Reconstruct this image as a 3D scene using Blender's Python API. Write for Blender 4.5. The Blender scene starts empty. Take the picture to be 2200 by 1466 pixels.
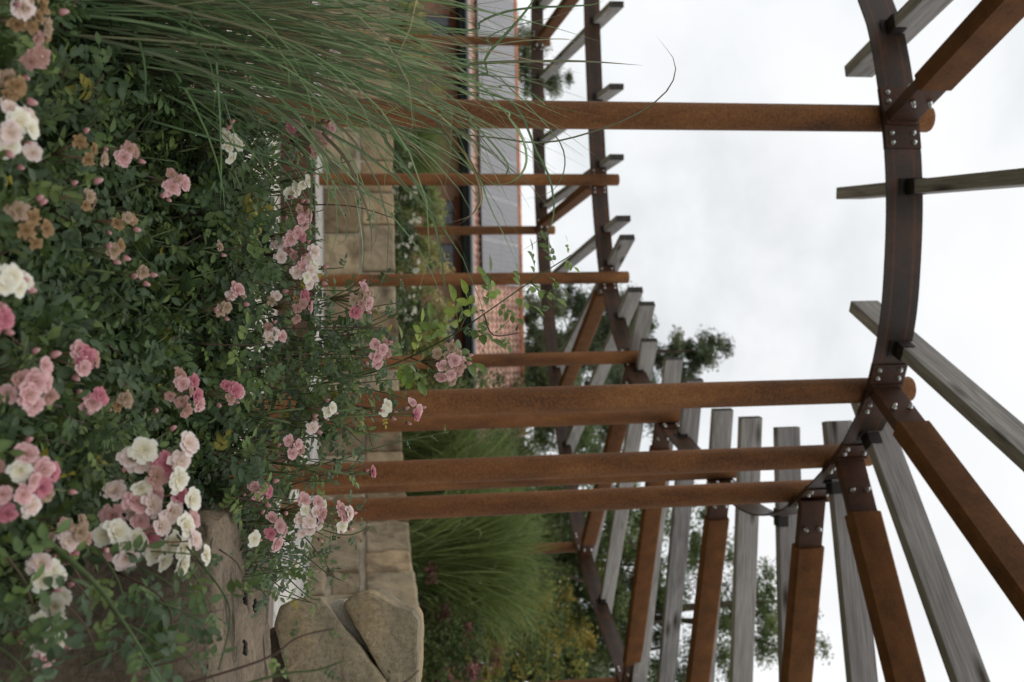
import bpy, bmesh, math, random
import numpy as np
from mathutils import Vector, Matrix, noise as mnoise

random.seed(7)
RNG = np.random.default_rng(11)
scene = bpy.context.scene
COL = scene.collection

# ------------------------------------------------------------------ camera geometry
PITCH, ROLL, FPX, EYE = math.radians(8.0), 0.021, 2139.0, np.array([0.0, 0.0, 1.0])
FWD = np.array([0.0, math.cos(PITCH), math.sin(PITCH)])
_r0 = np.array([1.0, 0.0, 0.0]); _t0 = np.cross(_r0, FWD)
RIGHT = _r0*math.cos(ROLL) - _t0*math.sin(ROLL)
UP = _t0*math.cos(ROLL) + _r0*math.sin(ROLL)

def at(px, py, Y):
    """world point at depth Y seen at photo position (px, py)"""
    d = FWD*FPX + UP*(px-1100) + RIGHT*(py-733)
    return EYE + d*(Y/d[1])

# ------------------------------------------------------------------ object helpers
def link(o, parent=None):
    COL.objects.link(o)
    if parent is not None: o.parent = parent
    return o

def tag(o, label=None, cat=None, group=None, kind=None):
    if label: o['label'] = label
    if cat: o['category'] = cat
    if group: o['group'] = group
    if kind: o['kind'] = kind
    return o

def thing(name, label, cat, loc=(0, 0, 0), group=None):
    o = bpy.data.objects.new(name, None)
    o.empty_display_size = 0.1
    link(o); o.location = loc
    return tag(o, label, cat, group)

class MB:
    """collects vertices / faces / colours; build() links ONE mesh object"""
    def __init__(s): s.v = []; s.f = []; s.c = []
    def add(s, vs, fs, col=(1, 1, 1)):
        o = len(s.v)
        s.v += [tuple(map(float, p)) for p in vs]
        s.f += [tuple(i+o for i in f) for f in fs]
        s.c += [tuple(col)]*len(vs) if not isinstance(col, list) else col
    def box(s, c, size, R=None, col=(1, 1, 1)):
        hx, hy, hz = [k/2 for k in size]
        P = [(x, y, z) for z in (-hz, hz) for y in (-hy, hy) for x in (-hx, hx)]
        if R is not None: P = [tuple(R @ Vector(p)) for p in P]
        P = [(p[0]+c[0], p[1]+c[1], p[2]+c[2]) for p in P]
        s.add(P, [(0, 2, 3, 1), (4, 5, 7, 6), (0, 1, 5, 4), (2, 6, 7, 3), (0, 4, 6, 2), (1, 3, 7, 5)], col)
    def tube(s, pts, rads, n=8, col=(1, 1, 1), cap=True):
        pts = [Vector(p) for p in pts]
        vs = []; fs = []
        prev = None
        for i, p in enumerate(pts):
            d = (pts[min(i+1, len(pts)-1)] - pts[max(i-1, 0)])
            d = d.normalized() if d.length > 1e-9 else Vector((0, 0, 1))
            a = prev if prev is not None else (Vector((1, 0, 0)) if abs(d.x) < .9 else Vector((0, 1, 0)))
            a = (a - d*a.dot(d)).normalized(); prev = a
            b = d.cross(a)
            r = rads[i] if hasattr(rads, '__len__') else rads
            for k in range(n):
                t = 2*math.pi*k/n
                vs.append(p + (a*math.cos(t)+b*math.sin(t))*r)
        for i in range(len(pts)-1):
            for k in range(n):
                k2 = (k+1) % n
                fs.append((i*n+k, i*n+k2, (i+1)*n+k2, (i+1)*n+k))
        if cap:
            fs.append(tuple(range(n-1, -1, -1)))
            fs.append(tuple((len(pts)-1)*n+k for k in range(n)))
        s.add(vs, fs, col)
    def build(s, name, mat, parent=None, smooth=False, loc=None):
        me = bpy.data.meshes.new(name)
        me.from_pydata(s.v, [], s.f)
        at_ = me.color_attributes.new('Col', 'FLOAT_COLOR', 'POINT')
        c = np.ones((len(s.v), 4), np.float32); c[:, :3] = np.array(s.c, np.float32).reshape(-1, 3)
        at_.data.foreach_set('color', c.ravel())
        me.update()
        if smooth: me.polygons.foreach_set('use_smooth', [True]*len(me.polygons))
        me.materials.append(mat)
        o = bpy.data.objects.new(name, me)
        link(o, parent)
        if loc is not None: o.location = loc
        return o

def build_np(name, V, F, C, mat, parent=None, smooth=True):
    """V (n,3), F (m,3 or 4), C (n,3)"""
    me = bpy.data.meshes.new(name)
    k = F.shape[1]
    me.vertices.add(len(V)); me.vertices.foreach_set('co', np.ascontiguousarray(V, np.float32).ravel())
    me.loops.add(F.size); me.loops.foreach_set('vertex_index', np.ascontiguousarray(F, np.int32).ravel())
    me.polygons.add(len(F))
    me.polygons.foreach_set('loop_start', np.arange(0, F.size, k, dtype=np.int32))
    if smooth: me.polygons.foreach_set('use_smooth', np.ones(len(F), bool))
    at_ = me.color_attributes.new('Col', 'FLOAT_COLOR', 'POINT')
    c = np.ones((len(V), 4), np.float32); c[:, :3] = C
    at_.data.foreach_set('color', c.ravel())
    me.update(calc_edges=True); me.validate()
    me.materials.append(mat)
    o = bpy.data.objects.new(name, me)
    link(o, parent)
    return o

def instance_np(tv, tf, R, T, cols, tc=None):
    """template verts (k,3), faces; R (n,3,3) columns = axes incl. scale, T (n,3), cols (n,3)"""
    n, k = len(T), len(tv)
    V = np.einsum('nij,kj->nki', R, tv) + T[:, None, :]
    F = (tf[None] + (np.arange(n)*k)[:, None, None]).reshape(-1, tf.shape[1])
    C = np.repeat(cols[:, None, :], k, axis=1)
    if tc is not None: C = C*tc[None]
    return V.reshape(-1, 3), F, C.reshape(-1, 3)

def nrm(a): return a/np.maximum(np.linalg.norm(a, axis=-1, keepdims=True), 1e-9)

def spline(pts, per=8):
    """Catmull-Rom through points"""
    P = [np.array(p, float) for p in pts]
    P = [2*P[0]-P[1]] + P + [2*P[-1]-P[-2]]
    out = []
    for i in range(1, len(P)-2):
        for k in range(per):
            t = k/per
            a, b, c, d = P[i-1], P[i], P[i+1], P[i+2]
            out.append(.5*((2*b)+(c-a)*t+(2*a-5*b+4*c-d)*t*t+(3*b-a-3*c+d)*t**3))
    out.append(P[-2])
    return np.array(out)

# ------------------------------------------------------------------ materials
def new_mat(name):
    m = bpy.data.materials.new(name); m.use_nodes = True
    nt = m.node_tree; nt.nodes.clear()
    out = nt.nodes.new('ShaderNodeOutputMaterial')
    b = nt.nodes.new('ShaderNodeBsdfPrincipled')
    nt.links.new(b.outputs[0], out.inputs[0])
    return m, nt, b, out

def N(nt, t, **kw):
    n = nt.nodes.new(t)
    for k, v in kw.items():
        if hasattr(n, k): setattr(n, k, v)
        else: n.inputs[k].default_value = v
    return n
def L(nt, a, b): nt.links.new(a, b)
def ramp(nt, fac, stops):
    r = nt.nodes.new('ShaderNodeValToRGB')
    el = r.color_ramp.elements
    while len(el) < len(stops): el.new(0.5)
    for e, (p, c) in zip(el, stops):
        e.position = p; e.color = (*c, 1)
    L(nt, fac, r.inputs[0]); return r
def mixc(nt, fac, a, b, mode='MIX'):
    m = nt.nodes.new('ShaderNodeMix'); m.data_type = 'RGBA'; m.blend_type = mode
    for s, v in ((m.inputs[0], fac), (m.inputs[6], a), (m.inputs[7], b)):
        if isinstance(v, (int, float)): s.default_value = v
        elif isinstance(v, tuple): s.default_value = (*v, 1)
        else: L(nt, v, s)
    return m.outputs[2]
def objcoord(nt, scale=(1, 1, 1), rnd=True):
    tc = nt.nodes.new('ShaderNodeTexCoord')
    mp = nt.nodes.new('ShaderNodeMapping'); mp.inputs['Scale'].default_value = scale
    v = tc.outputs['Object']
    if rnd:
        oi = nt.nodes.new('ShaderNodeObjectInfo')
        ml = nt.nodes.new('ShaderNodeMath'); ml.operation = 'MULTIPLY'; ml.inputs[1].default_value = 37.0
        L(nt, oi.outputs['Random'], ml.inputs[0])
        ad = nt.nodes.new('ShaderNodeVectorMath'); ad.operation = 'ADD'
        L(nt, v, ad.inputs[0]); L(nt, ml.outputs[0], ad.inputs[1]); v = ad.outputs[0]
    L(nt, v, mp.inputs['Vector']); return mp.outputs[0]
def bump(nt, b, h, strength=.3, dist=.01):
    n = nt.nodes.new('ShaderNodeBump'); n.inputs['Strength'].default_value = strength; n.inputs['Distance'].default_value = dist
    L(nt, h, n.inputs['Height']); L(nt, n.outputs[0], b.inputs['Normal'])

def rust_mat(name, stops, fine=90, rough=.82, big=3.0, metal=0, streak=.3):
    m, nt, b, out = new_mat(name)
    v = objcoord(nt)
    vs = objcoord(nt, (1.6, 1.6, 1.6*streak))
    n1 = N(nt, 'ShaderNodeTexNoise', **{'Scale': big, 'Detail': 6, 'Roughness': .65}); L(nt, vs, n1.inputs['Vector'])
    n2 = N(nt, 'ShaderNodeTexNoise', **{'Scale': fine, 'Detail': 4, 'Roughness': .7}); L(nt, v, n2.inputs['Vector'])
    a = N(nt, 'ShaderNodeMath', operation='MULTIPLY_ADD'); L(nt, n2.outputs[0], a.inputs[0]); a.inputs[1].default_value = .55
    s = N(nt, 'ShaderNodeMath', operation='MULTIPLY'); L(nt, n1.outputs[0], s.inputs[0]); s.inputs[1].default_value = .52
    L(nt, s.outputs[0], a.inputs[2])
    r = ramp(nt, a.outputs[0], stops); L(nt, r.outputs[0], b.inputs['Base Color'])
    b.inputs['Roughness'].default_value = rough; b.inputs['Metallic'].default_value = metal
    b.inputs['Specular IOR Level'].default_value = .3
    bump(nt, b, n2.outputs[0], .25, .002)
    return m
RUST = rust_mat('rusted_steel', [(.36, (.045, .021, .012)), (.47, (.12, .050, .019)), (.54, (.175, .071, .024)), (.62, (.235, .1, .033)), (.74, (.34, .16, .06))])
RUSTBOX = rust_mat('rusted_box_steel', [(.34, (.07, .029, .011)), (.5, (.142, .056, .017)), (.6, (.185, .073, .022)), (.75, (.25, .105, .034))], big=5, streak=1.0, fine=130)
RUSTDK = rust_mat('dark_rusted_steel', [(.3, (.03, .018, .014)), (.5, (.07, .032, .02)), (.7, (.13, .05, .024))], rough=.6)

def ring_mat():
    m, nt, b, out = new_mat('mill_scale_steel')
    v = objcoord(nt, rnd=False)
    sep = N(nt, 'ShaderNodeSeparateXYZ'); L(nt, v, sep.inputs[0])
    n = N(nt, 'ShaderNodeTexNoise', **{'Scale': 4.0, 'Detail': 6, 'Roughness': .7}); L(nt, v, n.inputs['Vector'])
    n2 = N(nt, 'ShaderNodeTexNoise', **{'Scale': 60.0, 'Detail': 3}); L(nt, v, n2.inputs['Vector'])
    base = ramp(nt, n.outputs[0], [(.3, (.026, .019, .015)), (.5, (.047, .029, .02)), (.7, (.10, .043, .022))])
    ab = N(nt, 'ShaderNodeMath', operation='ABSOLUTE'); L(nt, sep.outputs[2], ab.inputs[0])
    d = N(nt, 'ShaderNodeMath', operation='SUBTRACT'); L(nt, ab.outputs[0], d.inputs[0]); d.inputs[1].default_value = .055
    d2 = N(nt, 'ShaderNodeMath', operation='ABSOLUTE'); L(nt, d.outputs[0], d2.inputs[0])
    wob = N(nt, 'ShaderNodeMath', operation='MULTIPLY_ADD'); L(nt, n2.outputs[0], wob.inputs[0]); wob.inputs[1].default_value = .014; L(nt, d2.outputs[0], wob.inputs[2])
    line = N(nt, 'ShaderNodeMapRange'); line.inputs['From Min'].default_value = .016; line.inputs['From Max'].default_value = .004
    L(nt, wob.outputs[0], line.inputs['Value'])
    k = N(nt, 'ShaderNodeMath', operation='MULTIPLY'); L(nt, line.outputs[0], k.inputs[0]); k.inputs[1].default_value = .6
    c = mixc(nt, k.outputs[0], base.outputs[0], (.2, .055, .016))
    L(nt, c, b.inputs['Base Color']); b.inputs['Roughness'].default_value = .5
    b.inputs['Specular IOR Level'].default_value = .35
    bump(nt, b, n2.outputs[0], .15, .002)
    return m
RINGM = ring_mat()

def wood_mat(name, dark, light, knots=True):
    m, nt, b, out = new_mat(name)
    v = objcoord(nt, (1.1, 9, 9))
    n0 = N(nt, 'ShaderNodeTexNoise', **{'Scale': 1.0, 'Detail': 3, 'Distortion': .6}); L(nt, v, n0.inputs['Vector'])
    mul = N(nt, 'ShaderNodeMath', operation='MULTIPLY'); L(nt, n0.outputs[0], mul.inputs[0]); mul.inputs[1].default_value = 26
    sn = N(nt, 'ShaderNodeMath', operation='SINE'); L(nt, mul.outputs[0], sn.inputs[0])
    vf = objcoord(nt, (3, 90, 90))
    nf = N(nt, 'ShaderNodeTexNoise', **{'Scale': 1.0, 'Detail': 4, 'Roughness': .7}); L(nt, vf, nf.inputs['Vector'])
    vb = objcoord(nt, (.8, 3, 3))
    nb = N(nt, 'ShaderNodeTexNoise', **{'Scale': 1.3, 'Detail': 3}); L(nt, vb, nb.inputs['Vector'])
    a = N(nt, 'ShaderNodeMath', operation='MULTIPLY_ADD'); L(nt, sn.outputs[0], a.inputs[0]); a.inputs[1].default_value = .065; L(nt, nf.outputs[0], a.inputs[2])
    a2 = N(nt, 'ShaderNodeMath', operation='MULTIPLY_ADD'); L(nt, nb.outputs[0], a2.inputs[0]); a2.inputs[1].default_value = .38; L(nt, a.outputs[0], a2.inputs[2])
    r = ramp(nt, a2.outputs[0], [(.45, dark), (1.0, light)])
    c = r.outputs[0]
    if knots:
        vk = objcoord(nt, (1.6, 6.5, 6.5))
        vo = N(nt, 'ShaderNodeTexVoronoi', **{'Scale': 1.0}); L(nt, vk, vo.inputs['Vector'])
        mr = N(nt, 'ShaderNodeMapRange'); mr.inputs['From Min'].default_value = .21; mr.inputs['From Max'].default_value = .05
        L(nt, vo.outputs['Distance'], mr.inputs['Value'])
        c = mixc(nt, mr.outputs[0], c, (dark[0]*.35, dark[1]*.3, dark[2]*.25))
    oi = N(nt, 'ShaderNodeObjectInfo')
    tv = ramp(nt, oi.outputs['Random'], [(0, (.78, .78, .79)), (.5, (1, .99, .97)), (1, (1.16, 1.14, 1.1))])
    c = mixc(nt, 1.0, c, tv.outputs[0], 'MULTIPLY')
    L(nt, c, b.inputs['Base Color']); b.inputs['Roughness'].default_value = .85
    b.inputs['Specular IOR Level'].default_value = .2
    bump(nt, b, a.outputs[0], .35, .003)
    return m
TIMBER = wood_mat('weathered_timber', (.16, .15, .145), (.43, .41, .40))
PLANK = wood_mat('bleached_plank', (.36, .34, .32), (.72, .7, .67), knots=False)
PLANKDK = wood_mat('brown_plank', (.13, .1, .08), (.34, .28, .24), knots=False)

def plain(name, col, rough=.6, metal=0, var=.25, scale=30, spec=.3):
    m, nt, b, out = new_mat(name)
    v = objcoord(nt)
    n = N(nt, 'ShaderNodeTexNoise', **{'Scale': scale, 'Detail': 4}); L(nt, v, n.inputs['Vector'])
    r = ramp(nt, n.outputs[0], [(.3, tuple(c*(1-var) for c in col)), (.7, tuple(min(1, c*(1+var)) for c in col))])
    L(nt, r.outputs[0], b.inputs['Base Color'])
    b.inputs['Roughness'].default_value = rough; b.inputs['Metallic'].default_value = metal
    b.inputs['Specular IOR Level'].default_value = spec
    return m
BOLT = plain('galvanised_bolt', (.72, .74, .76), .32, .85)
ENDGRAIN = plain('weathered_end_grain', (.06, .055, .05), .9, 0, .5, 40, .1)
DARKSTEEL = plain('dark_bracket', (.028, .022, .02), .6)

def attr_mat(name, rough=.5, transl=.25, spec=.35, noise_amt=.2, noise_scale=60, tint=(1, 1, 1)):
    """colour from the mesh, broken up a little, with light passing through"""
    m, nt, b, out = new_mat(name)
    at_ = N(nt, 'ShaderNodeAttribute', attribute_name='Col')
    v = objcoord(nt, rnd=False)
    n = N(nt, 'ShaderNodeTexNoise', **{'Scale': noise_scale, 'Detail': 3}); L(nt, v, n.inputs['Vector'])
    r = ramp(nt, n.outputs[0], [(.3, (1-noise_amt,)*3), (.7, (1+noise_amt,)*3)])
    c = mixc(nt, 1.0, at_.outputs['Color'], r.outputs[0], 'MULTIPLY')
    if tint != (1, 1, 1): c = mixc(nt, 1.0, c, tint, 'MULTIPLY')
    L(nt, c, b.inputs['Base Color']); b.inputs['Roughness'].default_value = rough
    b.inputs['Specular IOR Level'].default_value = spec
    if transl > 0:
        t = N(nt, 'ShaderNodeBsdfTranslucent'); L(nt, c, t.inputs[0])
        mx = N(nt, 'ShaderNodeMixShader'); mx.inputs[0].default_value = transl
        L(nt, b.outputs[0], mx.inputs[1]); L(nt, t.outputs[0], mx.inputs[2]); L(nt, mx.outputs[0], out.inputs[0])
    return m
LEAF = attr_mat('rose_leaf', .5, .22, .28)
PETAL = attr_mat('rose_petal', .65, .35, .2, .08, 90)
STEM = attr_mat('rose_stem', .55, 0, .3)
BLADE = attr_mat('grass_blade', .5, .22, .3, .12, 20)
TREELEAF = attr_mat('tree_leaf', .6, .25, .2, .3, 3)
BARK = attr_mat('bark', .9, 0, .1, .4, 12)

def stone_mat(name, a, b_, c_, scale=6.0, use_attr=False, bumpd=.006, bedding=False):
    m, nt, b, out = new_mat(name)
    v = objcoord(nt, rnd=False)
    n1 = N(nt, 'ShaderNodeTexNoise', **{'Scale': scale, 'Detail': 8, 'Roughness': .65}); L(nt, v, n1.inputs['Vector'])
    n2 = N(nt, 'ShaderNodeTexNoise', **{'Scale': scale*22, 'Detail': 5, 'Roughness': .75}); L(nt, v, n2.inputs['Vector'])
    n3 = N(nt, 'ShaderNodeTexNoise', **{'Scale': scale*.55, 'Detail': 5}); L(nt, v, n3.inputs['Vector'])
    base = ramp(nt, n1.outputs[0], [(.3, a), (.5, b_), (.68, c_)])
    sp = ramp(nt, n2.outputs[0], [(.3, (.58, .58, .58)), (.5, (1, 1, 1)), (.7, (1.3, 1.29, 1.27))])
    c = mixc(nt, 1.0, base.outputs[0], sp.outputs[0], 'MULTIPLY')
    st = ramp(nt, n3.outputs[0], [(.55, (0, 0, 0)), (.72, (1, 1, 1))])
    c = mixc(nt, st.outputs[0], c, tuple(k*.45 for k in a))
    if use_attr:
        at_ = N(nt, 'ShaderNodeAttribute', attribute_name='Col')
        c = mixc(nt, 1.0, c, at_.outputs['Color'], 'MULTIPLY')
    if bedding:
        # split bedding planes: long dark seams running across the block
        vb = objcoord(nt, (1.2, 9, 9), False)
        nb = N(nt, 'ShaderNodeTexNoise', **{'Scale': 1.6, 'Detail': 6, 'Roughness': .6, 'Distortion': .4}); L(nt, vb, nb.inputs['Vector'])
        rb = ramp(nt, nb.outputs[0], [(.36, (.35, .33, .3)), (.43, (.95, .95, .95)), (.56, (1.0, 1.0, 1.0)), (.66, (1.25, 1.22, 1.18))])
        c = mixc(nt, 1.0, c, rb.outputs[0], 'MULTIPLY')
    L(nt, c, b.inputs['Base Color']); b.inputs['Roughness'].default_value = .92; b.inputs['Specular IOR Level'].default_value = .15
    ad = N(nt, 'ShaderNodeMath', operation='MULTIPLY_ADD'); L(nt, n2.outputs[0], ad.inputs[0]); ad.inputs[1].default_value = .35; L(nt, n1.outputs[0], ad.inputs[2])
    bump(nt, b, ad.outputs[0], 1.0, bumpd*2)
    return m
WALLSTONE = stone_mat('wall_sandstone', (.25, .21, .16), (.42, .36, .265), (.52, .44, .32), 5.0, True)
ROUGHSTONE = stone_mat('rough_sandstone', (.15, .13, .10), (.29, .24, .16), (.42, .31, .17), 3.2)
SLABSTONE = stone_mat('brown_sandstone', (.085, .07, .05), (.18, .142, .10), (.30, .235, .17), 4.0, bedding=True)
MORTAR = stone_mat('pale_mortar', (.42, .38, .31), (.55, .5, .41), (.62, .57, .48), 9)
SOIL = stone_mat('dark_soil', (.012, .01, .007), (.025, .019, .013), (.04, .03, .02), 12)
GRAVEL = stone_mat('cream_gravel', (.5, .45, .37), (.6, .55, .46), (.68, .63, .54), 8, bumpd=.003)
TURF = stone_mat('turf', (.07, .075, .035), (.11, .115, .055), (.15, .14, .075), 1.2)

def brick_mat():
    m, nt, b, out = new_mat('red_brick')
    tc = N(nt, 'ShaderNodeTexCoord'); mp = N(nt, 'ShaderNodeMapping'); mp.inputs['Rotation'].default_value = (math.pi/2, 0, 0)
    L(nt, tc.outputs['Object'], mp.inputs[0])
    br = N(nt, 'ShaderNodeTexBrick', **{'Scale': 1.0, 'Brick Width': .24, 'Row Height': .08, 'Mortar Size': .008})
    br.inputs['Color1'].default_value = (.42, .2, .13, 1); br.inputs['Color2'].default_value = (.3, .15, .1, 1); br.inputs['Mortar'].default_value = (.32, .25, .2, 1)
    L(nt, mp.outputs[0], br.inputs['Vector']); L(nt, br.outputs[0], b.inputs['Base Color']); b.inputs['Roughness'].default_value = .9
    return m
BRICK = brick_mat()
TILE = attr_mat('clay_tile', .75, 0, .25, .25, 2.0)
BRICKDK = plain('lintel_brick', (.2, .07, .045), .9)
def panel_mat():
    m, nt, b, out = new_mat('solar_cell')
    tc = N(nt, 'ShaderNodeTexCoord')
    br = N(nt, 'ShaderNodeTexBrick', offset=0.0, **{'Scale': 1.0, 'Brick Width': .16, 'Row Height': .16, 'Mortar Size': .008})
    br.inputs['Color1'].default_value = (.11, .108, .125, 1); br.inputs['Color2'].default_value = (.135, .132, .15, 1); br.inputs['Mortar'].default_value = (.2, .2, .22, 1)
    L(nt, tc.outputs['Object'], br.inputs['Vector']); L(nt, br.outputs[0], b.inputs['Base Color'])
    b.inputs['Roughness'].default_value = .45; b.inputs['Specular IOR Level'].default_value = .3
    return m
PANEL = panel_mat()
ALU = plain('aluminium', (.4, .4, .41), .5, .3, .1)
GLASS, _nt, _b, _o = new_mat('window_glass')
_b.inputs['Base Color'].default_value = (.03, .04, .05, 1); _b.inputs['Roughness'].default_value = .08; _b.inputs['Specular IOR Level'].default_value = .6
FRAMEW = plain('window_frame', (.075, .078, .082), .6)
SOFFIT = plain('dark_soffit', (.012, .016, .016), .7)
ZINC = plain('zinc', (.3, .31, .33), .5, .5)

# ------------------------------------------------------------------ world, sun
def make_world():
    w = bpy.data.worlds.new('World'); scene.world = w; w.use_nodes = True
    nt = w.node_tree; nt.nodes.clear()
    out = nt.nodes.new('ShaderNodeOutputWorld')
    sky = N(nt, 'ShaderNodeTexSky', sky_type='NISHITA', sun_disc=False)
    sky.sun_elevation = math.radians(60); sky.sun_rotation = math.radians(-30)
    bg1 = N(nt, 'ShaderNodeBackground'); bg1.inputs[1].default_value = .07; L(nt, sky.outputs[0], bg1.inputs[0])
    tc = N(nt, 'ShaderNodeTexCoord')
    mp = N(nt, 'ShaderNodeMapping'); mp.inputs['Scale'].default_value = (1.0, 1.0, 1.7); mp.inputs['Location'].default_value = (.3, .1, .45)
    L(nt, tc.outputs['Generated'], mp.inputs[0])
    n = N(nt, 'ShaderNodeTexNoise', **{'Scale': 3.0, 'Detail': 5, 'Roughness': .45, 'Distortion': .2}); L(nt, mp.outputs[0], n.inputs['Vector'])
    r = ramp(nt, n.outputs[0], [(.28, (.55, .58, .61)), (.37, (.78, .81, .83)), (.46, (.93, .945, .95)), (.6, (1.0, 1.0, 1.0))])
    bg2 = N(nt, 'ShaderNodeBackground'); bg2.inputs[1].default_value = 1.1
    # two soft darker bellies in the cloud deck
    c = r.outputs[0]
    nb = N(nt, 'ShaderNodeTexNoise', **{'Scale': 9.0, 'Detail': 5, 'Roughness': .55}); L(nt, tc.outputs['Generated'], nb.inputs['Vector'])
    for dvec, lo, hi, amt in (((-.045, .935, .352), .984, .9995, .34), ((-.2, .93, .31), .990, .9998, .2), ((.17, .88, .44), .985, .9995, .12)):
        dn = N(nt, 'ShaderNodeVectorMath', operation='NORMALIZE'); L(nt, tc.outputs['Generated'], dn.inputs[0])
        dt = N(nt, 'ShaderNodeVectorMath', operation='DOT_PRODUCT'); L(nt, dn.outputs[0], dt.inputs[0]); dt.inputs[1].default_value = Vector(dvec).normalized()
        mr = N(nt, 'ShaderNodeMapRange', interpolation_type='SMOOTHSTEP'); mr.inputs['From Min'].default_value = lo; mr.inputs['From Max'].default_value = hi; L(nt, dt.outputs['Value'], mr.inputs['Value'])
        nr = N(nt, 'ShaderNodeMapRange'); nr.inputs['From Min'].default_value = .3; nr.inputs['From Max'].default_value = .65; nr.inputs['To Max'].default_value = amt; L(nt, nb.outputs[0], nr.inputs['Value'])
        ml = N(nt, 'ShaderNodeMath', operation='MULTIPLY'); L(nt, mr.outputs[0], ml.inputs[0]); L(nt, nr.outputs[0], ml.inputs[1])
        c = mixc(nt, ml.outputs[0], c, (.42, .45, .48))
    L(nt, c, bg2.inputs[0])
    # cover of cloud: nearly closed, thin blue gaps
    cov = ramp(nt, n.outputs[0], [(.30, (.97,)*3), (.5, (.9,)*3), (.8, (.95,)*3)])
    mx = N(nt, 'ShaderNodeMixShader'); L(nt, cov.outputs[0], mx.inputs[0]); L(nt, bg1.outputs[0], mx.inputs[1]); L(nt, bg2.outputs[0], mx.inputs[2])
    L(nt, mx.outputs[0], out.inputs[0])
    s = bpy.data.lights.new('sun', 'SUN'); s.energy = .8; s.angle = math.radians(35); s.color = (1, .96, .9)
    o = bpy.data.objects.new('sun', s); COL.objects.link(o)
    # sun direction: elevation 60, ahead and to the left of the camera, behind cloud
    el, az = math.radians(60), math.radians(-30)
    d = Vector((math.sin(az)*math.cos(el), math.cos(az)*math.cos(el), math.sin(el)))
    o.rotation_euler = d.to_track_quat('Z', 'Y').to_euler()
make_world()

# ------------------------------------------------------------------ pergola
ZB = 3.75
RING_IN = [(-5.6, 11.3), (-4.9, 11.8), (-4.16, 11.93), (-2.91, 11.86), (-1.9, 11.74), (-1.27, 11.6), (-0.7, 11.38), (-0.2, 10.98), (.22, 10.45), (.55, 9.8),
           (.80, 9.12), (.98, 8.5), (1.14, 7.75), (1.24, 7.3), (1.27, 6.82), (1.19, 6.37), (1.03, 6.01), (.73, 5.51), (.52, 5.27), (.31, 5.09), (-.04, 4.93),
           (-.38, 4.86), (-.74, 4.83), (-1.12, 4.86), (-1.55, 4.96), (-1.82, 5.09), (-2.6, 5.55), (-3.4, 6.4)]
RING_OUT = [(-8.5, 14.6), (-7, 15.4), (-5.48, 15.82), (-4.85, 15.88), (-3.4, 15.98), (-1.8, 15.8), (-.4, 15.4), (.84, 14.75), (1.75, 14.15), (2.74, 13.2), (3.35, 12.1), (3.8, 10.92),
            (4.4, 9.8), (4.72, 8.7), (4.8, 7.6), (4.68, 6.6), (4.0, 3.9), (2.36, 2.1), (.2, 1.25), (-2.26, 1.25), (-4.2, 2.0)]
SPI = spline(RING_IN, 10); SPO = spline(RING_OUT, 10)

pergola = thing('pergola', 'curved pergola of rusted steel posts and rings with grey timber rafters above the roses', 'pergola', (0, 0, 0))

def offset2(P, d):
    """shift a 2-D polyline along its left normal"""
    T = np.gradient(P, axis=0); T = nrm(T)
    Nn = np.stack([-T[:, 1], T[:, 0]], 1)
    return P + Nn*d, T, Nn

def band(name, P, z0, z1, thick, mat, parent, seg=None):
    """curved flat bar standing on edge; local z = 0 at its middle"""
    A, _, _ = offset2(P, -thick/2); B, _, _ = offset2(P, thick/2)
    h = (z1-z0)/2; b = MB(); n = len(P); vs = []; fs = []
    for i in range(n):
        vs += [(A[i][0], A[i][1], -h), (B[i][0], B[i][1], -h), (B[i][0], B[i][1], h), (A[i][0], A[i][1], h)]
    for i in range(n-1):
        for k in range(4):
            k2 = (k+1) % 4
            fs.append((i*4+k, i*4+k2, (i+1)*4+k2, (i+1)*4+k))
    fs += [(3, 2, 1, 0), tuple((n-1)*4+k for k in range(4))]
    b.add(vs, fs)
    return b.build(name, mat, parent, loc=(0, 0, (z0+z1)/2))

# posts: letter -> position, bearing of the steel beam leaving it (degrees)
POSTS = {'A': (-1.12, 4.86, -108.0), 'B': (.31, 5.09, -56.3), 'C': (.73, 5.51, -27.8), 'D': (1.03, 6.01, 13.5), 'I': (1.15, 7.68, 20.8),
         'H': (.80, 9.14, 26.9), 'G': (.22, 10.45, 46.2), 'F': (-.70, 11.38, 63.5), 'E': (-1.9, 11.74, 89.0), 'M': (-4.55, 11.9, 94.2)}
OUTPOSTS = [(-4.85, 15.88), (-1.8, 15.8), (.84, 14.75), (2.74, 13.2), (3.8, 10.92), (4.72, 8.9), (4.7, 6.75), (4.0, 3.9), (2.36, 2.1), (-2.26, 1.25)]

def nearest(P, xy):
    i = int(np.argmin(((P-np.array(xy))**2).sum(1))); return i

# ring bars, one length from post to post
def ring_lengths(P, posts, name):
    idx = sorted(nearest(P, p) for p in posts)
    idx = [0] + idx + [len(P)-1]
    for a, b in zip(idx[:-1], idx[1:]):
        if b-a < 2: continue
        Q = P[a:b+1].copy()
        if a != 0: Q[0] = Q[0]+(Q[1]-Q[0])*min(.9, .012/np.linalg.norm(Q[1]-Q[0]))
        if b != len(P)-1: Q[-1] = Q[-1]+(Q[-2]-Q[-1])*min(.9, .012/np.linalg.norm(Q[-2]-Q[-1]))
        band(name, Q, ZB-.1, ZB+.1, .012, RINGM, pergola)

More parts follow.
